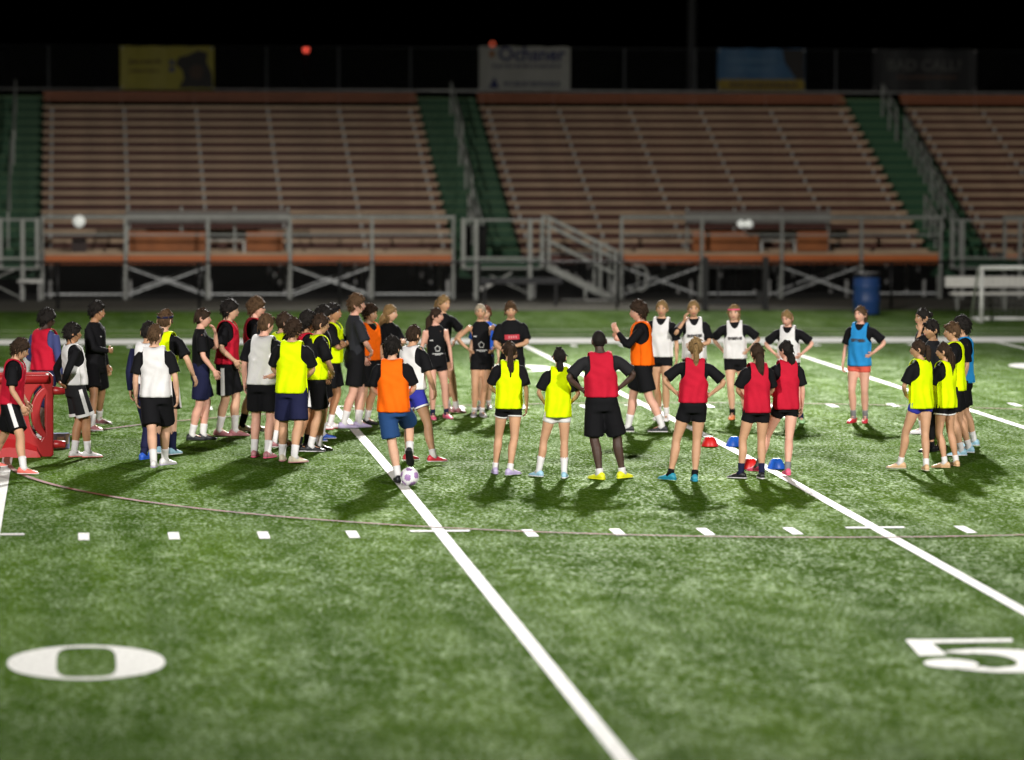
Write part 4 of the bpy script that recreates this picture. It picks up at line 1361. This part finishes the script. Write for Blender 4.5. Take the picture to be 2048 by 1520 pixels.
    if style == 'bunpony':
        Lg = .32
        tail([(0, -.09, .03), (0, -.13, .02), (0, -.135, -.05), (.0, -.125, -.13), (0, -.12, .03 - Lg * .8), (0, -.115, .03 - Lg)], [.022, .026, .032, .036, .042, .030])
        v = [np.array((0, -.108, .045)) + np.array((.052, .036, .050)) * d for d in SPH_D]
        MB().add(TH(v), SPH_F).build('hair_bun', hm, ho, True)
    if style == 'bun':
        v = [np.array((0, -.115, .03)) + np.array((.045, .04, .045)) * d for d in SPH_D]
        MB().add(TH(v), SPH_F).build('hair_bun', hm, ho, True)
    if P.get('band'):
        rg = []
        for zz, o2 in ((.040, .0), (.062, .0)):
            ring = []
            for j in range(28):
                th = 2 * math.pi * j / 28
                ring.append(np.array([(.081 + .006) * math.sin(th), (.100 + .004) * math.cos(th) - .004, zz + .010 * math.cos(th)]))
            rg.append(ring)
        v, f_ = ring_loft(rg, False)
        bo2 = MB().add(TH(v), f_).build('headband', cloth(P['band']), root, True)
        so = bo2.modifiers.new('thick', 'SOLIDIFY'); so.thickness = .006
        PENDING.append((bo2, None, None))
    if P.get('glasses'):
        for sgn in (-1, 1):
            v, f_ = tube([(sgn * .018, .094, .012), (sgn * .032, .0925, .012), (sgn * .048, .085, .012)], [.011, .014, .011], 8)
            ln_ = MB().add(TH(v), f_).build('glasses_lens', M_EYED, root, True)
            v, f_ = tube([(sgn * .05, .083, .016), (sgn * .082, .02, .016), (sgn * .082, -.01, .012)], .003, 5)
            MB().add(TH(v), f_).build('temple', M_EYED, ln_, True)
    return root

def sphere_unit(nl=7, nk=10):
    D = []; F = []
    for i in range(nl + 1):
        ph = math.pi * i / nl
        for j in range(nk):
            th = 2 * math.pi * j / nk
            D.append(np.array((math.sin(ph) * math.cos(th), math.sin(ph) * math.sin(th), math.cos(ph))))
    for i in range(nl):
        for j in range(nk):
            j2 = (j + 1) % nk
            F.append((i * nk + j, (i + 1) * nk + j, (i + 1) * nk + j2, i * nk + j2))
    return D, F
SPH_D, SPH_F = sphere_unit()

def bake():
    """evaluates the fusing modifiers once and keeps the finished meshes"""
    dg = bpy.context.evaluated_depsgraph_get()
    done = []
    for o, mats, post in PENDING:
        me = bpy.data.meshes.new_from_object(o.evaluated_get(dg), depsgraph=dg)
        done.append(me)
    for (o, mats, post), me in zip(PENDING, done):
        old = o.data; slot = None
        o.modifiers.clear()
        if post is not None:
            nv = len(me.vertices)
            co = np.empty(nv * 3); me.vertices.foreach_get('co', co)
            V = [tuple(q) for q in co.reshape(-1, 3)]
            F = [tuple(p.vertices) for p in me.polygons]
            mi = [0] * len(F)
            V += post.v; F += [tuple(i + nv for i in f) for f in post.f]; mi += post.m
            me2 = bpy.data.meshes.new('body'); me2.from_pydata(V, [], F)
            slot = mi
            bpy.data.meshes.remove(me); me = me2
        if mats is not None:
            me.materials.clear()
            for m in mats: me.materials.append(m)
        if slot: me.polygons.foreach_set('material_index', slot)
        me.polygons.foreach_set('use_smooth', [True] * len(me.polygons))
        me.update()
        nm = old.name
        o.data = me
        bpy.data.meshes.remove(old)
        me.name = nm

PEOPLE = [
    {'label': 'boy at the left edge in red bib and white striped black shorts, walking right', 'sex': 'm', 'skin': 'm', 'hair': ('fluff', 'b'), 'bib': 'red', 'bhem': 0.93, 'shorts': ('black', 0.56), 'stripe': 'white', 'socks': ('white', 0.22), 'shoes': ('coralshoe', 'white'), 'face': 92, 'arms': ('relax', 'relax'), 'hpitch': 12, 'lean': 6, 'h': 1.629, 'feet': [[-0.965, 47.24], [-0.545, 46.368]], 'id': 1},
    {'label': 'player in red bib over a blue long sleeved jacket standing behind the red barrier', 'sex': 'm', 'skin': 'd', 'hair': ('curl', 'k'), 'shirt': 'bluejk', 'sleeve': 'long', 'bib': 'red', 'bhem': 0.95, 'shorts': ('navy', 0.42), 'socks': ('black', 0.12), 'shoes': ('white', 'white'), 'face': 35, 'hyaw': 25, 'hpitch': 6, 'arms': ('pocket', 'hang'), 'bulk': 1.05, 'h': 1.696, 'feet': [[-0.541, 51.682], [-0.377, 52.152]], 'id': 2, 'hip': (0.051, 0.036)},
    {'label': 'boy in white bib over black long sleeves and striped black shorts beside the red barrier', 'sex': 'm', 'skin': 't', 'hair': ('fluff', 'k'), 'shirt': 'black', 'sleeve': 'long', 'bib': 'white', 'bhem': 0.96, 'shorts': ('char', 0.54), 'stripe': 'white', 'trim': 'white', 'socks': ('white', 0.22), 'shoes': ('white', 'coralshoe'), 'face': 72, 'hyaw': 5, 'lean': -6, 'hpitch': 4, 'arms': ('behind', 'behind'), 'h': 1.649, 'feet': [[0.022, 49.404], [0.194, 49.323]], 'id': 3, 'hip': (-0.035, -0.109)},
    {'label': 'boy in black long sleeves and black shorts, curly dark hair, behind the left white bib', 'sex': 'm', 'skin': 't', 'hair': ('fluff', 'k'), 'shirt': 'black', 'sleeve': 'long', 'print': 'dot', 'hem': 0.86, 'shorts': ('black', 0.56), 'socks': ('white', 0.22), 'shoes': ('rose', 'white'), 'face': 125, 'hyaw': -20, 'arms': ('hang', 'belly'), 'h': 1.725, 'feet': [[0.249, 52.938], [0.354, 53.789]], 'id': 4, 'hip': (0.028, -0.04)},
    {'h': 1.8, 'label': 'boy in neon yellow bib with dark headband walking away behind the front white bib boy', 'sex': 'm', 'skin': 'l', 'hair': ('short', 'm'), 'band': 'navy', 'bib': 'neon', 'bhem': 0.9, 'shorts': ('black', 0.55), 'stripe': 'white', 'socks': ('navy', 0.28), 'shoes': ('aqua', 'white'), 'face': 25, 'arms': ('relax', 'swing'), 'feet': [[1.056, 49.905], [1.22, 49.465]], 'id': 5, 'hip': (-0.059, -0.028)},
    {'h': 1.7, 'label': 'player in white bib, navy sleeves and trousers half hidden behind foremost white bib boy', 'sex': 'm', 'skin': 'm', 'hair': ('short', 'k'), 'shirt': 'navy', 'sleeve': 'long', 'bib': 'white', 'bhem': 0.98, 'shorts': ('navy', 0.12), 'socks': ('navy', 0.16), 'shoes': ('wblue', 'wblue'), 'face': 20, 'arms': ('hang', 'relax'), 'feet': [[0.832, 48.531], [0.928, 49.066]], 'id': 6},
    {'label': 'boy seen from behind in white bib and black shorts, foremost of the left group', 'sex': 'm', 'skin': 'l', 'hair': ('short', 'm'), 'bib': 'white', 'bhem': 0.89, 'shorts': ('black', 0.53), 'socks': ('white', 0.22), 'shoes': ('white', 'lilac'), 'face': 12, 'hyaw': 25, 'hpitch': 6, 'arms': ('hang', 'hang'), 'toe': (5, 35), 'side': -2, 'h': 1.738, 'feet': [[0.922, 47.24], [1.096, 47.859]], 'id': 7, 'hip': (-0.06, -0.013)},
    {'label': 'boy in black tee and navy shorts with a hand at his chin', 'sex': 'm', 'skin': 'p', 'hair': ('short', 'b'), 'hem': 0.84, 'shorts': ('navy', 0.55), 'socks': ('white', 0.22), 'shoes': ('dgrey', 'black'), 'face': 84, 'arms': ('face', 'relax'), 'hyaw': -4, 'h': 1.71, 'feet': [[1.549, 51.782], [1.694, 51.853]], 'id': 8},
    {'label': 'tall boy in red bib and black shorts with a white side stripe, dark hair', 'sex': 'm', 'skin': 'l', 'hair': ('fluff', 'k'), 'bib': 'red', 'bhem': 0.94, 'shorts': ('black', 0.54), 'stripe': 'white', 'socks': ('white', 0.27), 'shoes': ('rose', 'rose'), 'face': 108, 'hyaw': -18, 'arms': ('hang', 'pocket'), 'h': 1.783, 'feet': [[1.926, 52.492], [2.136, 52.478]], 'id': 9, 'hip': (0.016, -0.049)},
    {'label': 'boy in red bib with curly brown hair and dark glasses', 'sex': 'm', 'skin': 'p', 'hair': ('curl', 'm'), 'bib': 'red', 'bhem': 0.92, 'shorts': ('black', 0.56), 'socks': ('black', 0.24), 'shoes': ('cream', 'white'), 'face': 92, 'arms': ('front', 'front'), 'glasses': 1, 'h': 1.78, 'feet': [[2.26, 53.23], [2.437, 53.305]], 'id': 10},
    {'label': 'light brown haired boy from behind in white bib, left of the front neon bib', 'sex': 'm', 'skin': 'p', 'hair': ('short', 'm'), 'bib': 'white', 'bhem': 0.9, 'shorts': ('black', 0.57), 'socks': ('white', 0.22), 'shoes': ('rose', 'pink'), 'face': 22, 'hyaw': 28, 'arms': ('hang', 'hipback'), 'h': 1.772, 'feet': [[2.203, 49.26], [2.381, 49.109]], 'id': 11},
    {'label': 'boy in neon bib with brown hair between the white bib and the front neon bib', 'sex': 'm', 'skin': 'l', 'hair': ('short', 'b'), 'bib': 'neon', 'bhem': 0.9, 'shorts': ('black', 0.55), 'socks': ('white', 0.22), 'shoes': ('rose', 'white'), 'face': 55, 'hyaw': 15, 'arms': ('hang', 'front'), 'h': 1.716, 'feet': [[2.545, 50.396], [2.696, 50.841]], 'id': 12},
    {'label': 'boy from behind in neon bib and navy shorts, foremost of the left neon bibs', 'sex': 'm', 'skin': 'm', 'hair': ('fluff', 'b'), 'bib': 'neon', 'bhem': 0.86, 'shorts': ('navy', 0.52), 'socks': ('white', 0.22), 'shoes': ('cream', 'rose'), 'face': 12, 'hyaw': 22, 'arms': ('front', 'front'), 'toe': (5, 50), 'h': 1.743, 'feet': [[2.514, 48.689], [2.681, 48.276]], 'id': 13},
    {'label': 'boy in red bib with black curly hair behind the front neon bib', 'sex': 'm', 'skin': 't', 'hair': ('curl', 'k'), 'bib': 'red', 'bhem': 0.92, 'shorts': ('black', 0.56), 'stripe': 'white', 'socks': ('black', 0.2), 'shoes': ('black', 'white'), 'face': 75, 'arms': ('hang', 'pocket'), 'h': 1.748, 'feet': [[2.823, 49.934], [2.958, 50.294]], 'id': 14},
    {'label': 'boy in neon bib with short dark hair and black and white shoes', 'sex': 'm', 'skin': 'm', 'hair': ('short', 'b'), 'bib': 'neon', 'bhem': 0.93, 'print': 'word', 'shorts': ('black', 0.55), 'socks': ('white', 0.2), 'shoes': ('dgrey', 'white'), 'face': 80, 'arms': ('front', 'front'), 'h': 1.728, 'feet': [[2.986, 49.923], [3.096, 50.062]], 'id': 15, 'hip': (-0.007, -0.038)},
    {'label': 'black haired boy in black tee peering over the neon bib group', 'sex': 'm', 'skin': 't', 'hair': ('fluff', 'k'), 'shorts': ('black', 0.55), 'socks': ('white', 0.22), 'shoes': ('wblue', 'white'), 'face': 95, 'arms': ('hang', 'hang'), 'h': 1.741, 'feet': [[3.103, 51.439], [3.249, 51.911]], 'id': 16},
    {'label': 'boy in neon bib with a dark headband and folded arms', 'sex': 'm', 'skin': 't', 'hair': ('short', 'k'), 'band': 'black', 'bib': 'neon', 'bhem': 0.93, 'print': 'word', 'shorts': ('black', 0.58), 'socks': ('white', 0.2), 'shoes': ('white', 'redshoe'), 'face': 104, 'hpitch': -6, 'arms': ('cross', 'cross'), 'h': 1.696, 'feet': [[3.322, 53.506], [3.468, 53.672]], 'id': 17, 'hip': (-0.01, 0.04)},
    {'label': 'tall boy in plain black tee and black shorts at the middle of the group', 'sex': 'm', 'skin': 'p', 'hair': ('fluff', 'm'), 'print': 'dot', 'shirt': 'dgrey', 'hem': 0.92, 'slen': 0.95, 'shorts': ('black', 0.56), 'socks': ('white', 0.24), 'shoes': ('lilac', 'grey'), 'face': 78, 'hyaw': 8, 'arms': ('relax', 'front'), 'h': 1.807, 'feet': [[3.651, 53.572], [3.852, 53.735]], 'id': 18},
    {'label': 'boy in orange bib partly hidden behind the tall boy in black', 'sex': 'm', 'skin': 'm', 'hair': ('fluff', 'b'), 'bib': 'orange', 'bhem': 0.95, 'shorts': ('black', 0.56), 'socks': ('white', 0.22), 'shoes': ('dgrey', 'black'), 'face': 140, 'hyaw': -20, 'arms': ('hang', 'hang'), 'h': 1.644, 'feet': [[3.87, 54.178], [4.005, 54.349]], 'id': 19, 'hip': (-0.027, 0.023)},
    {'label': 'girl in black tee with long light brown hair and folded arms', 'sex': 'f', 'skin': 'l', 'hair': ('long', 'y', 0.24), 'print': 'dot', 'shorts': ('black', 0.74), 'socks': ('white', 0.16), 'shoes': ('white', 'white'), 'face': 135, 'hyaw': -25, 'arms': ('cross', 'cross'), 'h': 1.618, 'feet': [[4.246, 54.975], [4.398, 54.965]], 'id': 20, 'hip': (0.016, -0.016)},
    {'label': 'boy in orange bib and blue shorts resting one foot on the ball', 'sex': 'm', 'skin': 'l', 'hair': ('fluff', 'k'), 'bib': 'orange', 'bhem': 0.86, 'shorts': ('blue', 0.53), 'socks': ('white', 0.2), 'shoes': ('dgrey', 'black'), 'face': 8, 'hyaw': 12, 'arms': ('front', 'front'), 'lift': (0, 0.2), 'fpitch': (0, 52), 'lean': 4, 'side': -2, 'h': 1.677, 'feet': [[3.699, 45.852], [3.864, 46.018]], 'id': 21, 'hip': (-0.128, -0.018)},
    {'label': 'boy in white bib and violet blue shorts just behind the orange bib boy', 'sex': 'm', 'skin': 'm', 'hair': ('short', 'b'), 'bib': 'white', 'bhem': 0.95, 'shorts': ('royal', 0.7), 'trim': 'white', 'socks': ('white', 0.16), 'shoes': ('redshoe', 'white'), 'face': 50, 'hyaw': -5, 'arms': ('hang', 'relax'), 'toe': (0, 30), 'h': 1.675, 'feet': [[4.086, 48.586], [4.368, 48.034]], 'id': 22, 'hip': (-0.099, -0.118)},
    {'label': 'girl in black pentagon print tank top with dark ponytail, head turned right', 'sex': 'f', 'skin': 'p', 'hair': ('longtail', 'b', 0.3), 'sleeve': 'tank', 'print': 'pent', 'shorts': ('black', 0.76), 'socks': ('navy', 0.17), 'shoes': ('pink', 'rose'), 'face': 168, 'hyaw': -62, 'arms': ('hang', 'hang'), 'h': 1.564, 'feet': [[4.941, 55.116], [5.167, 55.288]], 'id': 23, 'hip': (0.07, -0.015)},
    {'label': 'taller girl in black tee with blond ponytail behind the dark ponytail girl', 'sex': 'f', 'skin': 'm', 'hair': ('pony', 'y', 0.34), 'shorts': ('black', 0.74), 'socks': ('white', 0.17), 'shoes': ('rose', 'rose'), 'face': 150, 'hyaw': -18, 'arms': ('hips', 'hang'), 'h': 1.685, 'feet': [[5.302, 56.433], [5.43, 56.425]], 'id': 24, 'hip': (0.18, -0.104)},
    {'label': 'girl in black tank top with pentagon print, pale hair, hands on hips', 'sex': 'f', 'skin': 'm', 'hair': ('tied', 'g'), 'sleeve': 'tank', 'print': 'pent', 'shorts': ('black', 0.72), 'socks': ('white', 0.15), 'shoes': ('grey', 'white'), 'face': 182, 'arms': ('hips', 'hips'), 'h': 1.599, 'feet': [[5.567, 55.642], [5.694, 55.633]], 'id': 25, 'hip': (-0.045, -0.002)},
    {'h': 1.5, 'label': 'person in blue top with auburn hair hidden behind the pale haired girl', 'sex': 'f', 'skin': 'l', 'hair': ('long', 'r', 0.2), 'shirt': 'wblue', 'shorts': ('black', 0.7), 'socks': ('white', 0.15), 'shoes': ('grey', 'white'), 'face': 186, 'arms': ('hang', 'hang'), 'feet': [[5.81, 57.198], [5.94, 57.19]], 'id': 26},
    {'label': 'boy in black tee with a red print band facing the camera', 'sex': 'm', 'skin': 'm', 'hair': ('short', 'm'), 'print': 'band', 'hem': 0.86, 'shorts': ('black', 0.56), 'socks': ('white', 0.22), 'shoes': ('black', 'white'), 'face': 181, 'arms': ('belly', 'front'), 'h': 1.638, 'feet': [[5.976, 55.236], [6.116, 55.227]], 'id': 27},
    {'label': 'girl in neon bib with a bun and long brown ponytail, white trimmed shorts', 'sex': 'f', 'skin': 'm', 'hair': ('bunpony', 'b'), 'bib': 'neon', 'bhem': 0.87, 'shorts': ('black', 0.76), 'trim': 'white', 'socks': ('white', 0.15), 'shoes': ('lilac', 'lilac'), 'face': 6, 'arms': ('front', 'hang'), 'toe': (5, 45), 'h': 1.585, 'feet': [[4.947, 46.913], [5.134, 46.655]], 'id': 28, 'hip': (0.062, 0.007)},
    {'label': 'girl in neon bib and white shorts with a low black ponytail', 'sex': 'f', 'skin': 'm', 'hair': ('low', 'k', 0.18), 'bib': 'neon', 'bhem': 0.82, 'shorts': ('white', 0.74), 'socks': ('white', 0.28), 'shoes': ('aqua', 'white'), 'face': 4, 'arms': ('pocket', 'pocket'), 'toe': (40, 8), 'h': 1.527, 'feet': [[5.384, 46.456], [5.705, 46.314]], 'id': 29, 'hip': (0.101, 0.007)},
    {'label': 'dark skinned player in red bib and black shorts with bright yellow shoes', 'sex': 'm', 'skin': 'd', 'hair': ('buzz', 'k'), 'shirt': 'char', 'bib': 'red', 'bhem': 0.97, 'shorts': ('black', 0.5), 'socks': ('white', 0.13), 'shoes': ('yellow', 'yellow'), 'face': 0, 'arms': ('hips', 'hips'), 'toe': (35, 45), 'bulk': 1.05, 'h': 1.751, 'feet': [[6.058, 46.111], [6.408, 46.207]], 'id': 30, 'hip': (-0.115, -0.0)},
    {'label': 'coach in orange bib over black long sleeves pointing with a raised hand', 'sex': 'm', 'skin': 'p', 'hair': ('curl', 'b'), 'shirt': 'black', 'sleeve': 'long', 'bib': 'orange', 'bhem': 0.92, 'shorts': ('black', 0.56), 'socks': ('white', 0.24), 'shoes': ('dgrey', 'white'), 'face': 284, 'hyaw': -6, 'arms': ('point', 'point2'), 'lean': 3, 'toe': (5, 5), 'bulk': 1.05, 'h': 1.761, 'feet': [[7.284, 52.642], [7.703, 52.276]], 'id': 31},
    {'label': 'girl in white bib standing just behind the coach', 'sex': 'f', 'skin': 'm', 'hair': ('tied', 'y'), 'bib': 'white', 'bhem': 0.93, 'shorts': ('black', 0.78), 'socks': ('white', 0.2), 'shoes': ('white', 'white'), 'face': 200, 'arms': ('hang', 'hips'), 'h': 1.681, 'feet': [[8.076, 54.912], [8.16, 54.72]], 'id': 32},
    {'label': 'girl in white bib raising a hand to her hair', 'sex': 'f', 'skin': 'm', 'hair': ('tied', 'y'), 'bib': 'white', 'bhem': 0.9, 'print': 'word', 'shorts': ('black', 0.74), 'socks': ('white', 0.2), 'shoes': ('orangeshoe', 'white'), 'face': 184, 'arms': ('belly', 'ear'), 'h': 1.686, 'feet': [[8.494, 54.699], [8.647, 54.689]], 'id': 33, 'hip': (0.023, 0.002)},
    {'label': 'girl in white bib with pink headband, hands on hips and orange shoes', 'sex': 'f', 'skin': 'l', 'hair': ('long', 'y', 0.12), 'band': 'pink', 'bib': 'white', 'bhem': 0.93, 'print': 'word', 'shorts': ('black', 0.74), 'socks': ('black', 0.17), 'shoes': ('orangeshoe', 'orangeshoe'), 'face': 188, 'hyaw': 8, 'arms': ('hips', 'hipback'), 'h': 1.61, 'feet': [[9.125, 54.938], [9.337, 55.019]], 'id': 34, 'hip': (0.064, 0.009)},
    {'label': 'girl in white bib with a curly blond ponytail looking down to the left', 'sex': 'f', 'skin': 'p', 'hair': ('pony', 'y', 0.16), 'bib': 'white', 'bhem': 0.93, 'shorts': ('black', 0.76), 'socks': ('navy', 0.15), 'shoes': ('mint', 'mint'), 'face': 196, 'hyaw': 18, 'hpitch': 14, 'arms': ('hips', 'hips'), 'h': 1.564, 'feet': [[9.84, 54.611], [9.982, 54.233]], 'id': 35, 'hip': (0.086, 0.025)},
    {'label': 'girl in red bib with a long blond braid, hands on hips and teal shoes', 'sex': 'f', 'skin': 'm', 'hair': ('pony', 'y', 0.34), 'bib': 'red', 'bhem': 0.96, 'shorts': ('black', 0.72), 'socks': ('black', 0.14), 'shoes': ('teal', 'teal'), 'face': 0, 'arms': ('hips', 'hips'), 'toe': (40, 5), 'curl': 0.4, 'h': 1.677, 'feet': [[6.867, 45.938], [7.179, 45.858]], 'id': 36, 'hip': (0.144, 0.0)},
    {'label': 'girl in red bib with long dark brown hair and navy socks', 'sex': 'f', 'skin': 'm', 'hair': ('longtail', 'b', 0.3), 'bib': 'red', 'bhem': 0.86, 'shorts': ('black', 0.73), 'socks': ('navy', 0.2), 'shoes': ('black', 'white'), 'face': -4, 'arms': ('front', 'front'), 'toe': (50, 5), 'h': 1.591, 'feet': [[7.726, 46.121], [8.008, 46.102]], 'id': 37, 'hip': (0.097, -0.007)},
    {'label': 'girl in red bib with dark low ponytail and pink shoes', 'sex': 'f', 'skin': 'p', 'hair': ('low', 'k', 0.18), 'bib': 'red', 'bhem': 0.87, 'shorts': ('black', 0.76), 'socks': ('grey', 0.17), 'shoes': ('pink', 'pink'), 'face': -8, 'hyaw': -28, 'arms': ('front', 'hang'), 'toe': (30, 5), 'h': 1.6, 'feet': [[8.008, 46.589], [8.341, 46.261]], 'id': 38, 'hip': (0.198, -0.028)},
    {'label': 'girl in blue bib and coral shorts standing alone at the right', 'sex': 'f', 'skin': 'p', 'hair': ('pony', 'm', 0.24), 'bib': 'sky', 'bhem': 0.86, 'print': 'word', 'shorts': ('coral', 0.76), 'socks': ('grey', 0.2), 'shoes': ('redshoe', 'redshoe'), 'face': 205, 'hyaw': 22, 'arms': ('hips', 'hang'), 'h': 1.623, 'feet': [[10.683, 54.187], [10.864, 54.175]], 'id': 39},
    {'label': 'girl in black tee with dark hair shading her face with a hand', 'sex': 'f', 'skin': 'm', 'hair': ('bun', 'k'), 'shorts': ('black', 0.74), 'socks': ('white', 0.2), 'shoes': ('white', 'white'), 'face': 255, 'arms': ('ear', 'hang'), 'hpitch': 4, 'h': 1.691, 'feet': [[11.205, 52.213], [11.304, 52.038]], 'id': 40},
    {'label': 'dark haired boy in black tee and dark trousers inside the right group', 'sex': 'm', 'skin': 'm', 'hair': ('short', 'k'), 'shirt': 'dgrey', 'shorts': ('black', 0.14), 'socks': ('black', 0.14), 'shoes': ('black', 'black'), 'face': 262, 'arms': ('hang', 'hang'), 'h': 1.664, 'feet': [[10.723, 49.413], [10.869, 49.549]], 'id': 41},
    {'label': 'girl in neon bib and violet shorts with dark ponytail in the right group', 'sex': 'f', 'skin': 'm', 'hair': ('pony', 'b', 0.26), 'bib': 'neon', 'bhem': 0.84, 'shorts': ('royal', 0.78), 'socks': ('white', 0.16), 'shoes': ('tan', 'cream'), 'face': -28, 'hyaw': -35, 'arms': ('front', 'front'), 'toe': (45, 30), 'h': 1.575, 'feet': [[9.817, 47.033], [10.133, 46.823]], 'id': 42, 'hip': (0.114, -0.061)},
    {'label': 'girl in neon bib and black shorts with long dark hair, in the right group', 'sex': 'f', 'skin': 'm', 'hair': ('longtail', 'b', 0.3), 'bib': 'neon', 'bhem': 0.84, 'shorts': ('black', 0.74), 'trim': 'white', 'socks': ('white', 0.16), 'shoes': ('tan', 'tan'), 'face': -42, 'hyaw': -20, 'arms': ('front', 'front'), 'toe': (30, 30), 'h': 1.515, 'feet': [[10.416, 47.25], [10.637, 47.494]], 'id': 43, 'hip': (-0.037, 0.034)},
    {'label': 'brown haired boy in neon bib standing at the right of the right group', 'sex': 'm', 'skin': 'm', 'hair': ('short', 'm'), 'bib': 'neon', 'bhem': 0.86, 'shorts': ('black', 0.58), 'socks': ('white', 0.18), 'shoes': ('aqua', 'white'), 'face': 282, 'arms': ('front', 'hang'), 'h': 1.666, 'feet': [[10.965, 48.825], [11.129, 49.098]], 'id': 44, 'hip': (-0.021, 0.1)},
    {'label': 'player in light blue bib at the far right of the right group', 'sex': 'm', 'skin': 'm', 'hair': ('curl', 'k'), 'bib': 'sky', 'bhem': 0.88, 'shorts': ('black', 0.55), 'socks': ('white', 0.2), 'shoes': ('aqua', 'white'), 'face': 275, 'arms': ('hang', 'hang'), 'h': 1.671, 'feet': [[11.282, 49.893], [11.44, 50.186]], 'id': 45, 'hip': (-0.005, 0.062)},
]
for P_ in PEOPLE:
    person(P_)
bake()
